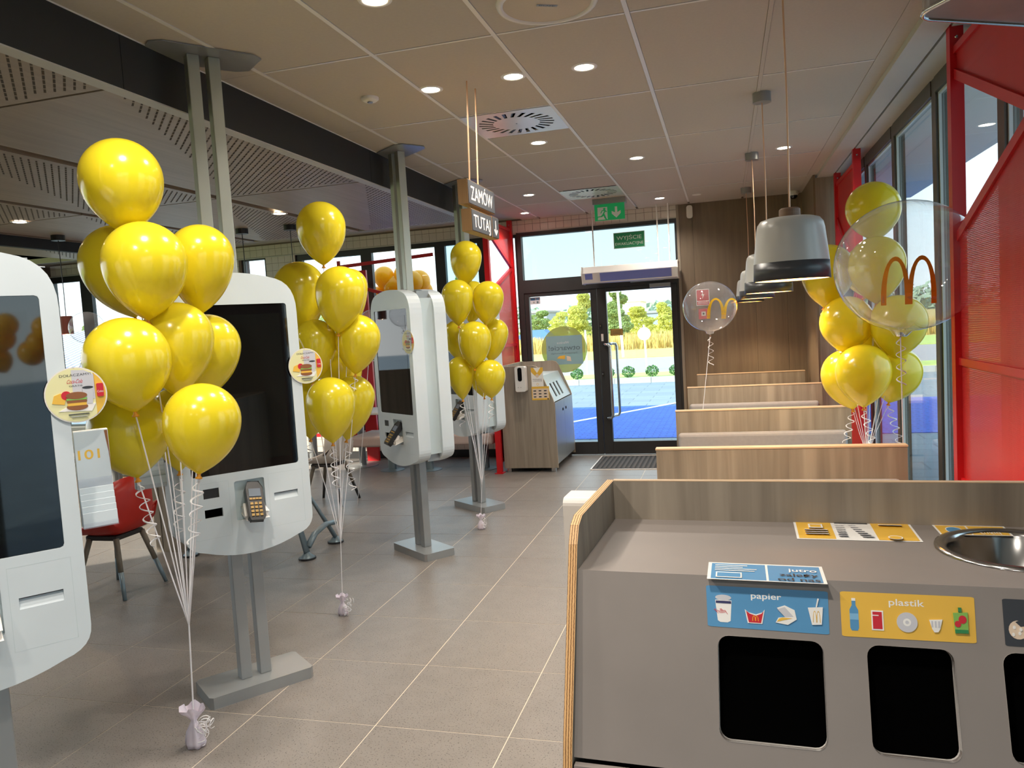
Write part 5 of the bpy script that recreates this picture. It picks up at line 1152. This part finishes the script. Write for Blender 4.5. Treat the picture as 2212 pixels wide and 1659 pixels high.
def bunch(wpx, jpx, wl, group, lst, big=1.0, seed=0, jd=None):
    wt_ = weight(*wpx, wl, big, seed); dw = (wt_-CO).length
    j = atd(jpx[0], jpx[1], jd or (atd(jpx[0], jpx[1], 1)-CO).length*math.hypot(wt_.x, wt_.y)/math.hypot(*ray(*jpx).normalized().xy))
    for (tx, ty, kx, ky, rx, d, cu, lab) in lst: balloon(tx, ty, kx, ky, rx, d, j, wt_, lab, group, cu)
    return j
random.seed(21)
bunch((424, 1612), (408, 1350), 'white satin weight with curls under the nearest balloon bunch', 'nearest bunch of yellow balloons', [
    (252, 298, 276, 506, 84, 3.30, 0, Y_+' alone at the very top of the nearest bunch'),
    (308, 478, 320, 692, 86, 3.18, 0, Y_+' in front of the upper tier of the nearest bunch'),
    (238, 486, 292, 686, 82, 3.48, 0, Y_+' behind the upper front one, at the left of the nearest bunch'),
    (436, 485, 430, 680, 68, 3.42, 0, Y_+' at the upper right of the nearest bunch, before the kiosk top'),
    (262, 686, 292, 890, 88, 3.10, 0, Y_+' at the left of the middle tier of the nearest bunch'),
    (384, 653, 382, 857, 75, 3.28, .1, Y_+' in the centre of the nearest bunch'),
    (460, 680, 430, 866, 68, 3.50, .0, Y_+' at the right edge of the middle tier of the nearest bunch'),
    (266, 845, 297, 1032, 84, 3.34, .22, Y_+' at the lower left of the nearest bunch, beside the number cards'),
    (376, 838, 388, 1018, 58, 3.56, .2, Y_+' hidden deep at the bottom of the nearest bunch'),
    (442, 828, 430, 1024, 80, 3.08, .2, Y_+' lowest in front of the nearest bunch, over the dark screen')], 1.2, 1)
bunch((742, 1328), (736, 1172), 'white satin weight on the floor under the second balloon bunch', 'second bunch of yellow balloons', [
    (690, 435, 699, 573, 52, 4.72, 0, Y_+' alone at the top of the second bunch'),
    (645, 565, 650, 735, 55, 5.0, 0, Y_+' at the upper left of the second bunch, behind the kiosk'),
    (738, 575, 731, 720, 53, 4.62, 0, Y_+' at the upper right front of the second bunch'),
    (757, 580, 752, 722, 38, 4.9, 0, Y_+' hardly showing behind the upper right one of the second bunch'),
    (684, 690, 676, 828, 46, 4.78, 0, Y_+' in the middle left of the second bunch, at the promo card'),
    (777, 680, 768, 808, 48, 4.72, .1, Y_+' at the right of the middle tier of the second bunch'),
    (735, 740, 738, 880, 46, 5.05, 0, Y_+' deep in the middle of the second bunch'),
    (712, 815, 719, 957, 52, 4.55, .2, Y_+' lowest in front of the second bunch'),
    (772, 812, 749, 950, 45, 4.85, .24, Y_+' at the lower right of the second bunch'),
    (672, 818, 671, 948, 42, 4.95, .16, Y_+' at the lower left of the second bunch, behind the kiosk edge')], .85, 2)
bunch((1040, 1143), (1041, 1050), 'tangled white weight under the third balloon bunch', 'third bunch of yellow balloons', [
    (1008, 520, 1004, 617, 34, 6.30, 0, Y_+' alone at the top of the third bunch'),
    (986, 604, 991, 704, 34, 6.15, 0, Y_+' at the upper left of the third bunch'),
    (1024, 607, 1018, 700, 30, 6.5, 0, Y_+' squeezed in the middle of the upper tier of the third bunch'),
    (1057, 607, 1050, 702, 34, 6.22, 0, Y_+' at the upper right of the third bunch'),
    (984, 692, 992, 778, 30, 6.52, 0, Y_+' at the middle left of the third bunch'),
    (1025, 694, 1026, 796, 36, 6.10, 0, Y_+' in the centre front of the third bunch'),
    (1072, 688, 1060, 782, 30, 6.38, .1, Y_+' at the middle right of the third bunch'),
    (992, 770, 1000, 863, 29, 6.22, .16, Y_+' at the lower left of the third bunch'),
    (1034, 776, 1046, 858, 28, 6.42, .0, Y_+' at the bottom middle of the third bunch'),
    (1057, 777, 1062, 860, 33, 6.12, .12, Y_+' at the lower right of the third bunch')], .85, 3)
g4 = ony(1874, 900, 4.75); pw = None
def floorpt(px, Y): d = ray(px, 900); x = d.x*Y/d.y; p = V((x, Y, 0)); 
random.seed(33)
p0 = V((g4.x, 4.78, .10)); wl_ = thing('balloon_weight', 'white balloon weight hidden behind the booth bench', 'weight', (g4.x, 4.78, 0), 0, 'white satin balloon weights')
bpy.data.objects.remove(wl_)
BW = V((.98, 5.12, .10)); t = thing('balloon_weight', 'white satin weight hidden behind the booths', 'weight', (BW.x, BW.y, 0), 0, 'white satin balloon weights')
MB().lathe([(.001, 0), (.035, .002), (.04, .03), (.012, .09), (.035, .13)], 18, Matrix.Translation((BW.x, BW.y, 0))).build('satin_bag', 'satin', t, smooth=True)
JD = ony(1874, 985, 5.1)
for (tx, ty, kx, ky, rx, d, cu, lab) in [
    (1880, 393, 1893, 520, 56, 5.30, 0, Y_+' highest by the window, above the clear balloon'),
    (1795, 528, 1780, 664, 55, 5.25, .12, Y_+' at the upper left of the window bunch, behind the pendant'),
    (1895, 510, 1893, 656, 58, 5.10, 0, Y_+' seen through the big clear balloon, upper middle'),
    (1868, 532, 1866, 640, 46, 5.45, 0, Y_+' faint behind the others inside the clear balloon'),
    (1836, 640, 1822, 762, 56, 5.12, 0, Y_+' at the middle left of the window bunch'),
    (1945, 637, 1935, 775, 58, 5.08, 0, Y_+' at the middle right of the window bunch, under the arches logo'),
    (1896, 668, 1905, 800, 52, 5.40, 0, Y_+' deep in the middle of the window bunch'),
    (1822, 755, 1842, 884, 54, 5.22, .16, Y_+' at the lower left of the window bunch'),
    (1863, 744, 1866, 880, 57, 4.98, .18, Y_+' lowest in front of the window bunch'),
    (1945, 750, 1920, 870, 54, 5.20, .22, Y_+' at the lower right of the window bunch, by the glass')]:
    balloon(tx, ty, kx, ky, rx, d, JD, BW, lab, 'bunch of yellow balloons by the window', cu)
# clear balloons with the double arch print
def onsphere(px, py, c, r):
    d = ray(px, py).normalized(); o = CO-c; b = o.dot(d); k = b*b-(o.dot(o)-r*r); return CO+d*(-b-math.sqrt(max(0, k)))
def bubble(cx, cy, rx, dist, kx, ky, foot, arch, label, m='arch'):
    c = atd(cx, cy, dist); r = rx*dist/F/ray(cx, cy).length; K = atd(kx, ky, dist)
    t = thing('clear_balloon', label, 'balloon', K, 0, 'clear balloons'); ax = (c-K).normalized(); x = ax.orthogonal().normalized(); Mx = Matrix.Translation(c) @ Matrix((x, ax.cross(x), ax)).transposed().to_4x4()
    h = (c-K).length; pr = [(.004, -h), (.010, -h+.01), (.03, -max(h-.03, r*1.03))]
    n = 26
    for i in range(n+1):
        a = -PI/2+.16+(PI-.16)*i/n; pr.append((max(.0005, r*math.cos(a)), r*math.sin(a)*.955))
    MB().lathe(pr, 64, Mx).build('skin', 'bubble', t, smooth=True)
    MB().lathe([(.004, 0), (.008, -.012), (.001, -.016)], 10, Matrix.Translation(K)).build('knot', 'p_brown', t)
    MB().tube([K, K.lerp(foot, .5), foot], .003, 5).build('ribbon', 'ribbon', t)
    q = [K+V((.022*math.cos(i*.42)*min(1, i/8)-.0, .022*math.sin(i*.42), -.012-i*.0042)) for i in range(60)]; MB().tube(q, .003, 4, flat=.4).build('curl', 'ribbon', t)
    if arch:
        O_, ux, uy = arch; mb = MB()
        for qd in ARCH(16):
            ps = [(O_[0]+ux[0]*a+uy[0]*b, O_[1]+ux[1]*a+uy[1]*b) for a, b in qd]; rr_ = r*1.003
            # every corner sits on the film itself
            f = []
            for px, py in ps:
                p = onsphere(px, py, c, r*.985); v = Mx.inverted() @ p; v = V((v.x, v.y, v.z/.955)).normalized()*rr_; v.z *= .955; f.append(Mx @ v)
            mb.add(f, [(0, 1, 2, 3)])
        mb.build('arches_print', m, t)
    return t
bubble(1958, 575, 147, 4.42, 1945, 722, V((atd(1945, 722, 4.42).x+.01, atd(1945, 722, 4.42).y+.05, .745)), ((1963, 657), (60, -3), (0, -104)), 'very large clear balloon with golden double arch print, at the right')
bubble(1533, 662, 57, 6.95, 1534, 724, V((-.33, 6.72, .0)), ((1563, 688), (36, 0), (0, -44)), 'clear balloon with yellow double arch print before the wood wall', 'archy')
bubble(188, 708, 36, 7.9, 190, 752, V((-5.9, 5.4, .75)), None, 'clear balloon left of the nearest bunch, by the brown pendant')
bubble(803, 692, 24, 7.6, 801, 722, V((-3.6, 6.9, 0)), None, 'clear balloon just left of the edge-on kiosk')
# balloon garlands outside the glass
def garland(pts, label, group, r=.15):
    proto = None
    for i, p in enumerate(pts):
        if proto is None:
            proto = thing('garland_balloon', label, 'balloon', p, 0, group); pr, M4 = balloon_mesh(V(p)-V((0, 0, r*1.3)), V(p)+V((0, 0, r)), r)
            MB().lathe(pr, 24, M4).build('skin', 'yellow_out', proto, smooth=True); continue
        q = proto.copy(); COL.objects.link(q); q.location = p; s = random.uniform(.85, 1.1); q.scale = (s, s, s); q.rotation_euler = (random.uniform(-.8, .8), random.uniform(-.8, .8), 0)
        for ch in proto.children: c = ch.copy(); COL.objects.link(c); c.parent = q
random.seed(5)
pts = []
for px, py in ((830, 598), (852, 618), (872, 590), (842, 640), (868, 645), (820, 640), (890, 610), (905, 608), (915, 628), (900, 650), (935, 655), (880, 640), (800, 655), (780, 690), (760, 720), (720, 780), (745, 790), (700, 800), (770, 760), (735, 750), (860, 668), (925, 668)):
    p = ony(px, py, 10.6+random.uniform(-.15, .15)); pts.append(p)
garland(pts, 'sunlit yellow balloon of the garland outside the back windows', 'balloon garland outside the back windows', .155)
pts = [(6.5+random.uniform(-.15, .15), -6.2+i*.16, 1.72+.2*((i*7) % 3)+random.uniform(-.06, .06)) for i in range(48)]
garland(pts, 'yellow balloon of the garland outside, seen mirrored in the kiosk screens', 'balloon garland outside the side windows', .17)
